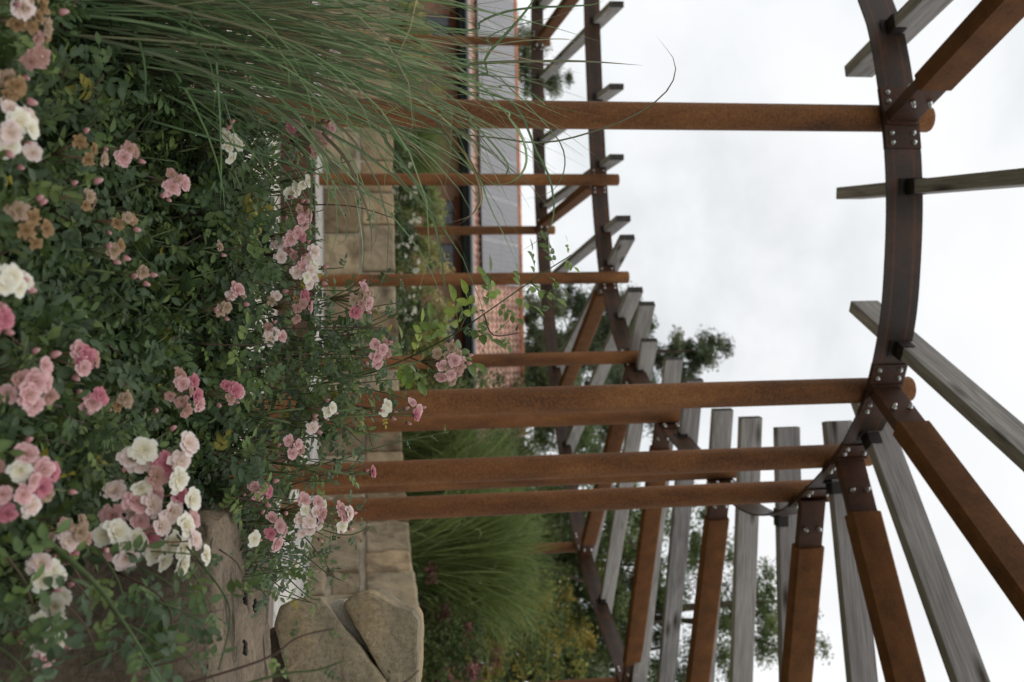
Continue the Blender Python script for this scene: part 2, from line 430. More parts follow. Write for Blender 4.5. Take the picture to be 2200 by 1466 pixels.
PR = .07
def cyl_post(name, x, y, z0, z1, r=PR):
    b = MB(); n = 28
    prof = [(r, z0), (r, z1-.012), (r-.004, z1-.003), (r-.012, z1), (.001, z1)]
    vs = []; fs = []
    for (rr, z) in prof:
        for k in range(n):
            t = 2*math.pi*k/n; vs.append((rr*math.cos(t), rr*math.sin(t), z))
    for i in range(len(prof)-1):
        for k in range(n):
            k2 = (k+1) % n
            fs.append((i*n+k, i*n+k2, (i+1)*n+k2, (i+1)*n+k))
    b.add(vs, fs)
    o = b.build(name, RUST, pergola, smooth=True, loc=(x, y, 0))
    for p in o.data.polygons:
        if p.center.z > z1-.006: p.use_smooth = False
    return o

_bolt = None
def bolt(parent, M):
    """domed bolt heads on both sides of a plate; local y is the bolt's axis"""
    global _bolt
    if _bolt is None:
        b = MB()
        half = [(.001, .0165), (.008, .0145), (.0108, .011), (.0112, .0035), (.0135, .003), (.0135, .0), (.008, -.001)]
        prof = [(r, h+.015) for r, h in half]+[(r, -h-.015) for r, h in half[::-1]]
        vs = []; fs = []; n = 10
        for r, h in prof:
            for k in range(n):
                t = 2*math.pi*k/n; vs.append((r*math.cos(t), h, r*math.sin(t)))
        for i in range(len(prof)-1):
            for k in range(n):
                k2 = (k+1) % n; fs.append((i*n+k, i*n+k2, (i+1)*n+k2, (i+1)*n+k))
        b.add(vs, fs)
        o = b.build('bolt', BOLT, parent, smooth=True); _bolt = o.data
    else:
        o = link(bpy.data.objects.new('bolt', _bolt), parent)
    o.matrix_local = M
    return o

def splice(P, xy):
    """pair of cover plates on both faces of the ring at a post, four bolts either side"""
    i = nearest(P, xy)
    t = P[min(i+1, len(P)-1)]-P[max(i-1, 0)]; t = t/np.linalg.norm(t)
    ang = math.atan2(t[1], t[0])
    # sample the ring around the post so that the plate follows its curve
    S = np.concatenate([[0], np.cumsum(np.linalg.norm(np.diff(P, axis=0), axis=1))])
    ss = np.linspace(S[i]-.165, S[i]+.165, 11)
    Q = np.stack([np.interp(ss, S, P[:, 0]), np.interp(ss, S, P[:, 1])], 1)
    loc = np.array([P[i][0], P[i][1], ZB])
    b = MB()
    for sgn in (-1, 1):
        A, T, Nn = offset2(Q, sgn*.0065); B, _, _ = offset2(Q, sgn*.0155)
        vs = []; fs = []
        for k in range(len(Q)):
            for (p, z) in ((A[k], -.097), (B[k], -.097), (B[k], .097), (A[k], .097)):
                vs.append((p[0]-loc[0], p[1]-loc[1], z))
        for k in range(len(Q)-1):
            for q in range(4):
                q2 = (q+1) % 4; f = (k*4+q, k*4+q2, (k+1)*4+q2, (k+1)*4+q)
                fs.append(f)
        fs += [(3, 2, 1, 0), tuple((len(Q)-1)*4+k for k in range(4))]
        b.add(vs, fs)
    o = b.build('splice_plate', RUSTDK, pergola, loc=tuple(loc))
    for s in (-.135, -.085, .085, .135):
        p = np.array([np.interp(S[i]+s, S, P[:, 0]), np.interp(S[i]+s, S, P[:, 1])])
        p2 = np.array([np.interp(S[i]+s+.01, S, P[:, 0]), np.interp(S[i]+s+.01, S, P[:, 1])])
        a = math.atan2(*(p2-p)[::-1])
        for z in (-.06, .06):
            bolt(o, Matrix.Translation((p[0]-loc[0], p[1]-loc[1], z)) @ Matrix.Rotation(a, 4, 'Z'))

ring_lengths(SPI, [p[:2] for p in POSTS.values()], 'inner_ring_bar')
ring_lengths(SPO, OUTPOSTS, 'outer_ring_bar')

CENTRE_IN = np.array([-1.2, 8.2])
POST_U = {'A': -0.2246, 'B': 0.0608, 'C': 0.1313, 'D': 0.1689, 'I': 0.1385, 'H': 0.0817, 'G': 0.0191, 'F': -0.0630, 'E': -0.1615, 'M': -0.3537}
for k, (x, y, a) in POSTS.items():
    i = nearest(SPI, (x, y)); t = SPI[min(i+1, len(SPI)-1)]-SPI[max(i-1, 0)]; t /= np.linalg.norm(t)
    n = np.array([-t[1], t[0]])
    if n @ (CENTRE_IN-np.array([x, y])) < 0: n = -n
    p = SPI[i] + n*(PR+.017)
    # keep the post in line with its own surveyed bearing from the roses
    sv = POST_U[k]*math.hypot(*p)
    q = np.array([p[0]-sv, 0])
    p = p - t*np.clip((q @ t)/max(t[0]**2, .25), -.13, .13)
    cyl_post('inner_post', p[0], p[1], 0, ZB+.22)
    splice(SPI, (x, y))
for (x, y) in OUTPOSTS:
    i = nearest(SPO, (x, y)); t = SPO[min(i+1, len(SPO)-1)]-SPO[max(i-1, 0)]; t /= np.linalg.norm(t)
    n = np.array([-t[1], t[0]])
    if n @ (CENTRE_IN-np.array([x, y])) > 0: n = -n
    p = SPO[i] + n*(PR+.017)
    cyl_post('outer_post', p[0], p[1], 0, ZB+.22)
    splice(SPO, (x, y))

def ring_hit(P, p, d, far=True):
    """distance along the ray p + s d at which it meets polyline P"""
    best = None
    for a, b in zip(P[:-1], P[1:]):
        e = b-a; den = d[0]*(-e[1])+e[0]*d[1]
        if abs(den) < 1e-9: continue
        r = a-p
        s = (r[0]*(-e[1])+e[0]*r[1])/den; u = (d[0]*r[1]-d[1]*r[0])/den
        if 0 <= u <= 1 and s > .02 and (best is None or s < best): best = s
    return best

# a second point on each steel beam's line
BEAM_PT = {'A': (-1.42, 3.94), 'B': (1.08, 3.93), 'C': (1.84, 4.92), 'D': (2.31, 6.31), 'I': (2.60, 8.23), 'H': (3.2, 10.47), 'G': (2.17, 12.27), 'F': (.6, 14.0), 'E': (-1.86, 15.2), 'M': (-4.75, 15.4)}
def steel_beam(x, y, ang, k):
    d = np.array([math.cos(ang), math.sin(ang)])
    q = np.array(BEAM_PT[k]); p = q-d*(ring_hit(SPI, q, -d) or 1.0)
    s1 = ring_hit(SPO, p, d) or 3.8
    g0, g1 = .34, s1-.34
    w, h = .10, .19
    Lb = g1-g0
    # rounded box section, running along local x
    b = MB(); c = .014
    sec = [(-w/2+c, -h/2), (w/2-c, -h/2), (w/2, -h/2+c), (w/2, h/2-c), (w/2-c, h/2), (-w/2+c, h/2), (-w/2, h/2-c), (-w/2, -h/2+c)]
    vs = [(0, q[0], q[1]) for q in sec]+[(Lb, q[0], q[1]) for q in sec]
    fs = [(k, (k+1) % 8, 8+(k+1) % 8, 8+k) for k in range(8)]+[tuple(range(7, -1, -1)), tuple(range(8, 16))]
    b.add(vs, fs)
    o = b.build('steel_beam', RUSTBOX, pergola)
    o.location = (p[0]+d[0]*g0, p[1]+d[1]*g0, ZB); o.rotation_euler = (0, 0, ang)
    for x0, x1, bx in ((-g0+.022, .0, -.13), (Lb, Lb+g0-.022, Lb+.13)):
        fb = MB(); fb.box(((x0+x1)/2, 0, 0), (x1-x0-.004, .062, .155))
        f = fb.build('connector_plate', RUSTDK, o)
        for z in (-.045, .045):
            bb = MB()
            bl = bolt(o, Matrix.Translation((bx, 0, z)) @ Matrix.Diagonal((1, 2.2, 1, 1)))
        # end plate against the ring
        eb = MB(); xe = x0 if x0 < 0 else x1
        eb.box((xe+(-.004 if xe < 0 else .004), 0, 0), (.012, .1, .18))
        eb.build('end_plate', RUSTDK, o)
for k, (x, y, a) in POSTS.items(): steel_beam(x, y, math.radians(a), k)

TIMBERS = [(-1.53, 5.47, -101.5), (-.84, 5.61, -83.9), (-.16, 5.47, -64.5), (.36, 5.48, -36.4), (.54, 5.84, -9.6), (.64, 6.6, -.1), (.62, 7.27, 8.4), (.60, 7.88, 14.2),
           (.38, 8.61, 19.1), (.2, 9.2, 23.1), (.02, 10.02, 34.0), (-.36, 10.08, 43.3), (-.53, 10.53, 61.5), (-1.13, 10.82, 69.8), (-1.36, 10.98, 85.3), (-2.1, 11.22, 91.1),
           (-2.9, 11.16, 94.3), (-3.82, 11.08, 95.4), (-4.75, 11.0, 98.0), (-5.2, 11.0, 101)]
def timber(x, y, deg):
    a = math.radians(deg); d = np.array([math.cos(a), math.sin(a)]); p = np.array([x, y])
    s0 = ring_hit(SPI, p, d) or .5
    s1 = ring_hit(SPO, p+d*(s0+.1), d)
    s1 = (s1+s0+.1) if s1 else s0+3.9
    Lt = s1+.32; w, h, c = .07, .17, .004
    b = MB()
    sec = [(-w/2+c, -h/2), (w/2-c, -h/2), (w/2, -h/2+c), (w/2, h/2-c), (w/2-c, h/2), (-w/2+c, h/2), (-w/2, h/2-c), (-w/2, -h/2+c)]
    vs = [(t, q[0], q[1]) for t in (0, Lt) for q in sec]
    fs = [(k, (k+1) % 8, 8+(k+1) % 8, 8+k) for k in range(8)]+[tuple(range(7, -1, -1)), tuple(range(8, 16))]
    b.add(vs, fs)
    o = b.build('timber_rafter', TIMBER, pergola)
    o.data.materials.append(ENDGRAIN)
    for f in o.data.polygons:
        if abs(f.normal.x) > .9: f.material_index = 1
    o.location = (x, y, ZB+.095); o.rotation_euler = (0, 0, a)
    for s, sg in ((s0, 1), (s1, -1)):
        for q in (1, -1):
            m = MB(); x0 = s+q*.008; x1 = s+q*(.08 if q == sg else .04)
            xc, xl = (x0+x1)/2, abs(x1-x0)
            m.box((xc, 0, -h/2-.004), (xl, w+.014, .006))
            for e in (1, -1): m.box((xc, e*(w/2+.005), -h/2+.03), (xl, .005, .07))
            m.box((s+q*.010, 0, -h/2-.022), (.006, w+.02, .036))
            m.build('rafter_shoe', DARKSTEEL, o)
for t in TIMBERS: timber(*t)

# ------------------------------------------------------------------ curved bench and stone wall on the far side
BENCH_LINE = SPI[nearest(SPI, (-5.6, 11.3)):nearest(SPI, (.90, 5.79))+1]
# outward is the left or right of this line? it runs from far left round to the near right; outward normal = left-hand side
def outward(P, d):
    Q, T, Nn = offset2(P, 1.0)
    s = 1 if ((Q[len(Q)//2]-CENTRE_IN)**2).sum() > ((P[len(P)//2]-CENTRE_IN)**2).sum() else -1
    return offset2(P, s*d)[0]
bench = thing('curved_bench', 'long curved bench with bleached plank seat on a rusted steel base below the stone wall', 'bench')
IN0 = outward(BENCH_LINE, -.16)
band('steel_base', IN0, 0, .37, .012, RUSTDK, bench)
band('shadow_gap_strip', outward(BENCH_LINE, -.12), .37, .395, .012, DARKSTEEL, bench)  # near-black strip stands for the shade in the recess under the seat
widths = [.15, .15, .155, .15, .15, .15, .15]
off = -.18
for k, w in enumerate(widths):
    P = outward(BENCH_LINE, off+w/2)
    b = MB(); A = outward(BENCH_LINE, off+.004); B = outward(BENCH_LINE, off+w-.004)
    vs = []; fs = []
    for i in range(len(P)):
        vs += [(A[i][0], A[i][1], .395), (B[i][0], B[i][1], .395), (B[i][0], B[i][1], .436-.002*(k % 2)), (A[i][0], A[i][1], .436-.002*(k % 2))]
    for i in range(len(P)-1):
        for q in range(4):
            q2 = (q+1) % 4; fs.append((i*4+q, i*4+q2, (i+1)*4+q2, (i+1)*4+q))
    fs += [(3, 2, 1, 0), tuple((len(P)-1)*4+q for q in range(4))]
    b.add(vs, fs)
    b.build('seat_plank', PLANK, bench)
    off += w
# brown end board that closes the near end of the seat
e0 = outward(BENCH_LINE, -.18)[-1]; e1 = outward(BENCH_LINE, .88)[-1]
m = MB(); dd = e1-e0; ang = math.atan2(dd[1], dd[0]); c = (e0+e1)/2
t = BENCH_LINE[-1]-BENCH_LINE[-2]; t = t/np.linalg.norm(t)
m.box((0, 0, 0), (np.linalg.norm(dd), .26, .05))
o = m.build('end_board', PLANKDK, bench); o.location = (c[0]+t[0]*.14, c[1]+t[1]*.14, .42); o.rotation_euler = (0, 0, ang)
m = MB(); m.box((0, 0, 0), (np.linalg.norm(dd), .012, .39)); o = m.build('end_panel', RUSTDK, bench)
o.location = (c[0]+t[0]*.24, c[1]+t[1]*.24, .195); o.rotation_euler = (0, 0, ang)

WALL_LINE = outward(SPI[nearest(SPI, (-5.6, 11.3)):nearest(SPI, (1.2, 7.5))+1], .90)
def arclen(P): return np.concatenate([[0], np.cumsum(np.linalg.norm(np.diff(P, axis=0), axis=1))])
def along(P, S, s): return np.array([np.interp(s, S, P[:, 0]), np.interp(s, S, P[:, 1])])
wall = thing('stone_wall', 'low curved wall of large ochre sandstone blocks in two courses behind the bench', 'wall')
def build_wall():
    S = arclen(WALL_LINE); b = MB(); rnd = random.Random(5)
    courses = [(.30, .875), (.905, 1.30)]
    cols = [(1, .93, .82), (.88, .84, .78), (.96, .86, .74), (.62, .54, .45), (1.0, .97, .9), (.95, .83, .68), (.66, .58, .5)]
    for ci, (z0, z1) in enumerate(courses):
        s = rnd.uniform(0, .3)
        while s < S[-1]-.2:
            ln = rnd.choice([.28, .42, .55, .62, .78]); ln = min(ln, S[-1]-s)
            zs = [(z0, z1)]
            if ln < .45 and rnd.random() < .35 and ci == 0: zm = z0+(z1-z0)*rnd.uniform(.4, .6); zs = [(z0, zm-.015), (zm+.015, z1)]
            for (za, zb) in zs:
                col = rnd.choice(cols); k = rnd.uniform(.8, 1.12); col = tuple(c*k for c in col)
                pr = rnd.uniform(-.02, .03); zt = zb+(rnd.uniform(-.015, .02) if ci == 1 else rnd.uniform(-.02, .01))
                us_ = [0, .008/ln, .022/ln]+[.022/ln+(1-.044/ln)*q/8 for q in range(1, 8)]+[1-.022/ln, 1-.008/ln, 1]
                hz = zt-za; vs2 = [0, .008/hz, .022/hz]+[.022/hz+(1-.044/hz)*q/6 for q in range(1, 6)]+[1-.022/hz, 1-.008/hz, 1]
                nx, nz = len(us_)-1, len(vs2)-1
                off = rnd.uniform(0, 50)
                vs = []; fs = []
                for side in (0, 1):
                    for i in range(nx+1):
                        for j in range(nz+1):
                            u, v = us_[i], vs2[j]
                            ss = s+.012+(ln-.024)*u; p = along(WALL_LINE, S, ss); q = along(WALL_LINE, S, min(ss+.02, S[-1])); q0 = along(WALL_LINE, S, max(ss-.02, 0))
                            t = q-q0; t /= np.linalg.norm(t); n = np.array([-t[1], t[0]])
                            if n @ (CENTRE_IN-p) < 0: n = -n
                            e = min(u, 1-u)*ln; f = min(v, 1-v)*(zt-za)
                            rd = .020*max(0, 1-e/.02)**1.5+.020*max(0, 1-f/.02)**1.5
                            nz_ = mnoise.fractal(Vector((ss*4+off, v*2, side*9)), .9, 2.0, 4)*.03
                            dpt = (pr-rd+nz_) if side == 0 else -.38+nz_*.3
                            zz = za+(zt-za)*v + mnoise.noise(Vector((ss*6, za*9, off)))*.012*(1 if j in (0, nz) else .5)
                            vs.append((p[0]+n[0]*dpt, p[1]+n[1]*dpt, zz))
                W = nz+1; H = (nx+1)*W
                for i in range(nx):
                    for j in range(nz):
                        a = i*W+j; fs.append((a, a+W, a+W+1, a+1)); a += H; fs.append((a, a+1, a+W+1, a+W))
                    fs.append((i*W, i*W+H, (i+1)*W+H, (i+1)*W)); fs.append((i*W+nz, (i+1)*W+nz, (i+1)*W+nz+H, i*W+nz+H))
                for j in range(nz):
                    fs.append((j, j+1, j+1+H, j+H)); a = nx*W+j; fs.append((a, a+H, a+1+H, a+1))
                b.add(vs, fs, col)
            s += ln
    b.build('stonework', WALLSTONE, wall, smooth=False)
    P = WALL_LINE
    o = outward(P, .045); o2 = outward(P, .34)
    m = MB(); vs = []; fs = []
    for i in range(len(P)):
        vs += [(o[i][0], o[i][1], .2), (o2[i][0], o2[i][1], .2), (o2[i][0], o2[i][1], 1.27), (o[i][0], o[i][1], 1.27)]
    for i in range(len(P)-1):
        for q in range(4):
            q2 = (q+1) % 4; fs.append((i*4+q, i*4+q2, (i+1)*4+q2, (i+1)*4+q))
    fs += [(3, 2, 1, 0), tuple((len(P)-1)*4+q for q in range(4))]
    m.add(vs, fs); m.build('mortar', MORTAR, wall)
build_wall()

# ------------------------------------------------------------------ ground
def sheet(name, xs, ys, hf, mat):
    vs = [(x, y, hf(x, y)) for x in xs for y in ys]; ny = len(ys)
    fs = [(i*ny+j, (i+1)*ny+j, (i+1)*ny+j+1, i*ny+j+1) for i in range(len(xs)-1) for j in range(ny-1)]
    b = MB(); b.add(vs, fs); o = b.build(name, mat, None, smooth=True)
    o['kind'] = 'structure'; return o
gx = [-600, -200, -80, -40, -20, -12, -8, -6, -4, -2, 0, 2, 4, 6, 8, 12, 20, 40, 80, 200, 600]
sheet('ground', gx, [-60, -20, -8, -4, -2, 0, 2, 4, 6, 8, 10, 12, 16, 20, 30, 60, 120, 300, 900], lambda x, y: -.02, TURF)
# gravel court inside the ring
def gravel():
    P = np.concatenate([outward(BENCH_LINE, -.15), SPI[nearest(SPI, (.7, 5.5)):] - np.array([0, .35])])
    c = np.array([-2.2, 8.2]); b = MB(); n = len(P)
    vs = []; fs = []
    for r in (0.0, .5, 1.0):
        for p in P: q = c+(p-c)*r if r > 0 else c+(p-c)*.02; vs.append((q[0], q[1], .004))
    for k in range(2):
        for i in range(n-1): fs.append((k*n+i, k*n+i+1, (k+1)*n+i+1, (k+1)*n+i))
    b.add(vs, fs); o = b.build('gravel_court', GRAVEL); o['kind'] = 'structure'
    for p in o.data.polygons:
        if p.normal.z < 0: p.flip()
gravel()
# raised planted ground behind the wall, running out to the far trees
def terrain():
    P = outward(SPI[nearest(SPI, (-5.6, 11.3)):nearest(SPI, (1.27, 6.82))+1], .90)
    P = np.concatenate([[[-40, 9.0], [-14, 11.3]], P[::3], [[2.6, 6.5], [3.4, 5.6], [6, 4.4], [14, 2], [40, -6]]])
    c = np.array([0, 2.0])
    D = nrm(P-np.array([-.5, 5.0]))
    b = MB(); vs = []; fs = []; offs = [(.2, .0), (.21, 1.12), (1, 1.14), (3, 1.16), (7, 1.15), (14, 1.1), (30, 1.05), (80, 1.0), (250, 1.0)]
    for (o, z) in offs:
        for i, p in enumerate(P):
            oo = o
            if i >= len(P)-5 or i < 2: oo = o if o < .205 else o+2.6
            q = p+D[i]*oo
            vs.append((q[0], q[1], z+(.05*mnoise.noise(Vector((q[0]*.5, q[1]*.5, 0))) if .5 < o < 20 else 0)))
    n = len(P)
    for k in range(len(offs)-1):
        for i in range(n-1): fs.append((k*n+i, k*n+i+1, (k+1)*n+i+1, (k+1)*n+i))
    b.add(vs, fs); o = b.build('raised_ground', TURF, smooth=True); o['kind'] = 'structure'
    bm = bmesh.new(); bm.from_mesh(o.data); bmesh.ops.recalc_face_normals(bm, faces=bm.faces)
    if sum(f.normal.z for f in bm.faces) < 0: bmesh.ops.reverse_faces(bm, faces=bm.faces)
    bm.to_mesh(o.data); bm.free()
terrain()
# soil of the rose bed round the camera
def bedh(x, y):
    e = max(0, (y-2.75)/.7, (-y-.6)/.6, (abs(x)-3.0)/1.0)
    return .22*(1-min(1, e))-.01+.02*mnoise.noise(Vector((x*3, y*3, 1)))*(1 if e < 1 else 0)
sheet('rose_bed_soil', list(np.linspace(-4.2, 4.2, 43)), list(np.linspace(-1.4, 3.6, 31)), bedh, SOIL)

# ------------------------------------------------------------------ boulders
def boulder(name, label, poly, depth, mat, dirn, bev=.02, amp=.012, cuts=4, seed=0, smooth=False):
    """prism over a polygon of world points, thickened along dirn, edges worn and faces roughened"""
    bm = bmesh.new()
    c = sum((Vector(p) for p in poly), Vector())/len(poly)
    d = Vector(dirn).normalized()
    va = [bm.verts.new(Vector(p)-c) for p in poly]
    jit = random.Random(seed)
    vb = [bm.verts.new((Vector(p)-c)*jit.uniform(.86, 1.0)+d*depth*jit.uniform(.9, 1.1)) for p in poly]
    n = len(poly)
    bm.faces.new(va); bm.faces.new(vb[::-1])
    for i in range(n): bm.faces.new((va[i], vb[i], vb[(i+1) % n], va[(i+1) % n]))
    bmesh.ops.recalc_face_normals(bm, faces=bm.faces)
    bmesh.ops.bevel(bm, geom=list(bm.edges), offset=bev, segments=2, profile=.6, affect='EDGES', clamp_overlap=True)
    bmesh.ops.triangulate(bm, faces=bm.faces)
    for _ in range(cuts):
        es = [e for e in bm.edges if e.calc_length() > .022]
        if not es: break
        bmesh.ops.subdivide_edges(bm, edges=es, cuts=1, use_grid_fill=False)
        bmesh.ops.triangulate(bm, faces=bm.faces)
    bm.normal_update()
    for v in bm.verts:
        p = v.co*7+Vector((seed*3.1, 0, 0))
        v.co += v.normal*(mnoise.fractal(p, .8, 2.1, 5)*amp)
    me = bpy.data.meshes.new(name); bm.to_mesh(me); bm.free()
    me.polygons.foreach_set('use_smooth', [smooth]*len(me.polygons))
    me.materials.append(mat)
    o = link(bpy.data.objects.new(name, me)); o.location = c
    return tag(o, label, 'stone')
def P(px, py, Y): return tuple(at(px, py, Y))
Y1 = 2.75
boulder('sandstone_slab', 'mottled grey brown sandstone slab, lower of the two leaning together at the right', [P(590, 1345, Y1), P(603, 1303, Y1), P(645, 1285, Y1), P(690, 1283, Y1), P(728, 1335, Y1), P(775, 1395, Y1), P(850, 1500, Y1), P(650, 1540, Y1), P(612, 1440, Y1)], .35, ROUGHSTONE, (.25, 1, .05), .009, .007, seed=1)
boulder('sandstone_slab', 'ochre sandstone slab with pointed top edge, upper of the two leaning together at the right', [P(738, 1297, Y1+.05), P(765, 1273, Y1+.05), P(795, 1272, Y1+.05), P(850, 1303, Y1+.05), P(887, 1313, Y1+.05), P(900, 1335, Y1+.05), P(901, 1400, Y1+.05), P(893, 1500, Y1+.05), P(850, 1500, Y1+.05), P(795, 1400, Y1+.05)], .33, ROUGHSTONE, (.2, 1, .1), .009, .007, seed=2)
boulder('rock', 'dark rock wedged under the two leaning slabs', [P(500, 1390, 2.8), P(640, 1330, 2.9), P(690, 1330, 3.0), P(780, 1420, 3.0), P(850, 1530, 3.0), P(560, 1560, 2.8)], .3, SLABSTONE, (.2, 1, 0), .015, .012, seed=3)
# big flat block under the roses
blk = [(.30, 1.80, 0), (.34, 2.36, 0), (.62, 2.62, 0), (1.5, 2.55, 0), (1.5, 1.63, 0), (.75, 1.66, 0)]
boulder('sandstone_block', 'large flat topped brown sandstone block below the white and pink roses', [(x, y, .725) for x, y, z in blk], .75, SLABSTONE, (0, .02, -1), .03, .014, cuts=5, seed=4, smooth=True)

boulder('sandstone_wedge', 'narrow sandy stone filling the slanting gap between the two leaning slabs', [P(690, 1300, 2.87), P(738, 1288, 2.87), P(800, 1375, 2.87), P(870, 1500, 2.87), P(770, 1510, 2.87), P(720, 1400, 2.87)], .25, MORTAR, (.2, 1, .05), .01, .009, seed=6)
rnd = random.Random(3)
for (px, py, Y) in ((515, 1285, 2.05), (535, 1302, 2.2), (510, 1392, 2.03)):
    m = MB(); 
    for q in range(14):
        a = q/14
        m.tube([(a*.026-.013, rnd.uniform(-.005, .005), rnd.uniform(.0, .005)), (a*.026-.010, rnd.uniform(-.005, .005), .006)], [.0035, .003], 6)
    p = at(px, py, Y)
    o = m.build('shrivelled_fruit', DARKSTEEL, smooth=True, loc=(p[0], p[1], .735)); o.rotation_euler = (0, 0, rnd.uniform(-.3, .3))
    tag(o, 'small black shrivelled fruit lying on the flat sandstone block', 'fruit', 'black fruits on the block')

# ------------------------------------------------------------------ rose leaves
def leaflet(l, w, fold=.25, curl=.18):
    """leaflet along +x, width in y, normal +z; 11 verts, 12 tris"""
    st = [(0, 0), (.22, .8), (.5, 1.0), (.78, .62), (1, 0)]
    v = []; 
    z = lambda t: -curl*l*t*t
    v.append((0, 0, 0))
    for t, k in st[1:4]:
        hw = w/2*k
        v += [(t*l, hw, z(t)+fold*hw), (t*l, 0, z(t)), (t*l, -hw, z(t)+fold*hw)]
    v.append((l, 0, z(1)))
    f = [(0, 2, 1), (0, 3, 2)]
    for a in (1, 4):
        f += [(a, a+1, a+4), (a, a+4, a+3), (a+1, a+2, a+5), (a+1, a+5, a+4)]
    f += [(7, 8, 10), (8, 9, 10)]
    tc = np.array([1.0]*11); tc[[0, 2, 5, 8]] = 1.18
    return np.array(v, float), np.array(f, int), tc
def rotz(a): c, s = math.cos(a), math.sin(a); return np.array([[c, -s, 0], [s, c, 0], [0, 0, 1.]])
def rotx(a): c, s = math.cos(a), math.sin(a); return np.array([[1, 0, 0], [0, c, -s], [0, s, c]])
def roty(a): c, s = math.cos(a), math.sin(a); return np.array([[c, 0, s], [0, 1, 0], [-s, 0, c]])
def compound(rng, pairs):
    """pinnate leaf along +x, unit = 1 leaflet length"""
    V = []; F = []; C = []; off = 0
    def put(v, f, c):
        nonlocal off
        V.append(v); F.append(f+off); C.append(c); off += len(v)
    Lr = .55+.62*pairs
    rz = lambda x: -.05*x*x
    # rachis
    xs = np.linspace(0, Lr, 5); w = .022
    rv = np.array([[x, s*w, rz(x)] for x in xs for s in (1, -1)]); rf = []
    for i in range(4): rf += [(2*i, 2*i+1, 2*i+3), (2*i, 2*i+3, 2*i+2)]
    put(rv, np.array(rf), np.full(len(rv), 1.3))
    for i in range(pairs):
        x = .55+.62*i
        for s in (1, -1):
            v, f, c = leaflet(rng.uniform(.72, 1.0), rng.uniform(.46, .58), rng.uniform(.05, .4), rng.uniform(0, .35))
            R = rotz(s*rng.uniform(.95, 1.3)) @ rotx(rng.uniform(-.35, .35)) @ roty(rng.uniform(-.1, .3))
            put(v @ R.T+[x+rng.uniform(-.05, .05), 0, rz(x)], f, c)
    v, f, c = leaflet(rng.uniform(.95, 1.2), rng.uniform(.52, .64), rng.uniform(.05, .4), rng.uniform(0, .35))
    put(v @ roty(rng.uniform(-.1, .35)).T+[Lr, 0, rz(Lr)], f, c)
    return np.concatenate(V), np.concatenate(F), np.concatenate(C)
TEMPL = [compound(np.random.default_rng(k), 2 if k % 3 else 3) for k in range(9)]

PAL = np.array([(.058, .092, .033), (.07, .108, .036), (.08, .12, .036), (.055, .086, .042), (.11, .15, .042), (.064, .096, .046)])
def leaf_mesh(name, pos, dirs, ups, size, parent, rng, pal=PAL, yellow=.012, bright=1.0, mat=None):
    """compound leaves at pos, pointing along dirs, upper side towards ups"""
    Vs = []; Fs = []; Cs = []; off = 0
    x = nrm(dirs); z = nrm(ups-x*(ups*x).sum(1, keepdims=True)); y = np.cross(z, x)
    which = rng.integers(0, len(TEMPL), len(pos))
    col = pal[rng.integers(0, len(pal), len(pos))]*rng.uniform(.7, 1.4, (len(pos), 1))*bright
    if hasattr(bright, '__len__'):
        hot = np.asarray(bright)[:, 0] > 1.5; col[hot] *= np.array([1.18, 1.12, .62])  # highest tones go yellow green: backlight put into the leaf colour
    yl = rng.random(len(pos)) < yellow
    col[yl] = np.array([.30, .26, .04])*rng.uniform(.5, 1.1, (yl.sum(), 1))
    for k in range(len(TEMPL)):
        m = which == k
        if not m.any(): continue
        tv, tf, tc = TEMPL[k]
        R = np.stack([x[m], y[m], z[m]], axis=2)*size[m][:, None, None]
        V, F, C = instance_np(tv, tf, R, pos[m], col[m], tc[:, None])
        Vs.append(V); Fs.append(F+off); Cs.append(C); off += len(V)
    return build_np(name, np.concatenate(Vs), np.concatenate(Fs), np.concatenate(Cs), mat or LEAF, parent, smooth=True)

SOILZ = .18
def canopy(x, y):
    """height of the rose canopy"""
    b = float(np.interp(y, [1.0, 1.2, 1.32, 1.46, 1.62, 1.78, 1.96, 2.14, 2.3, 2.5], [.53, .565, .58, .60, .625, .66, .71, .755, .765, .76]))-.015
    b += .055*mnoise.noise(Vector((x*3.2, y*3.2, 4.0)))+.03*mnoise.noise(Vector((x*8, y*8, 9.0)))
    return b

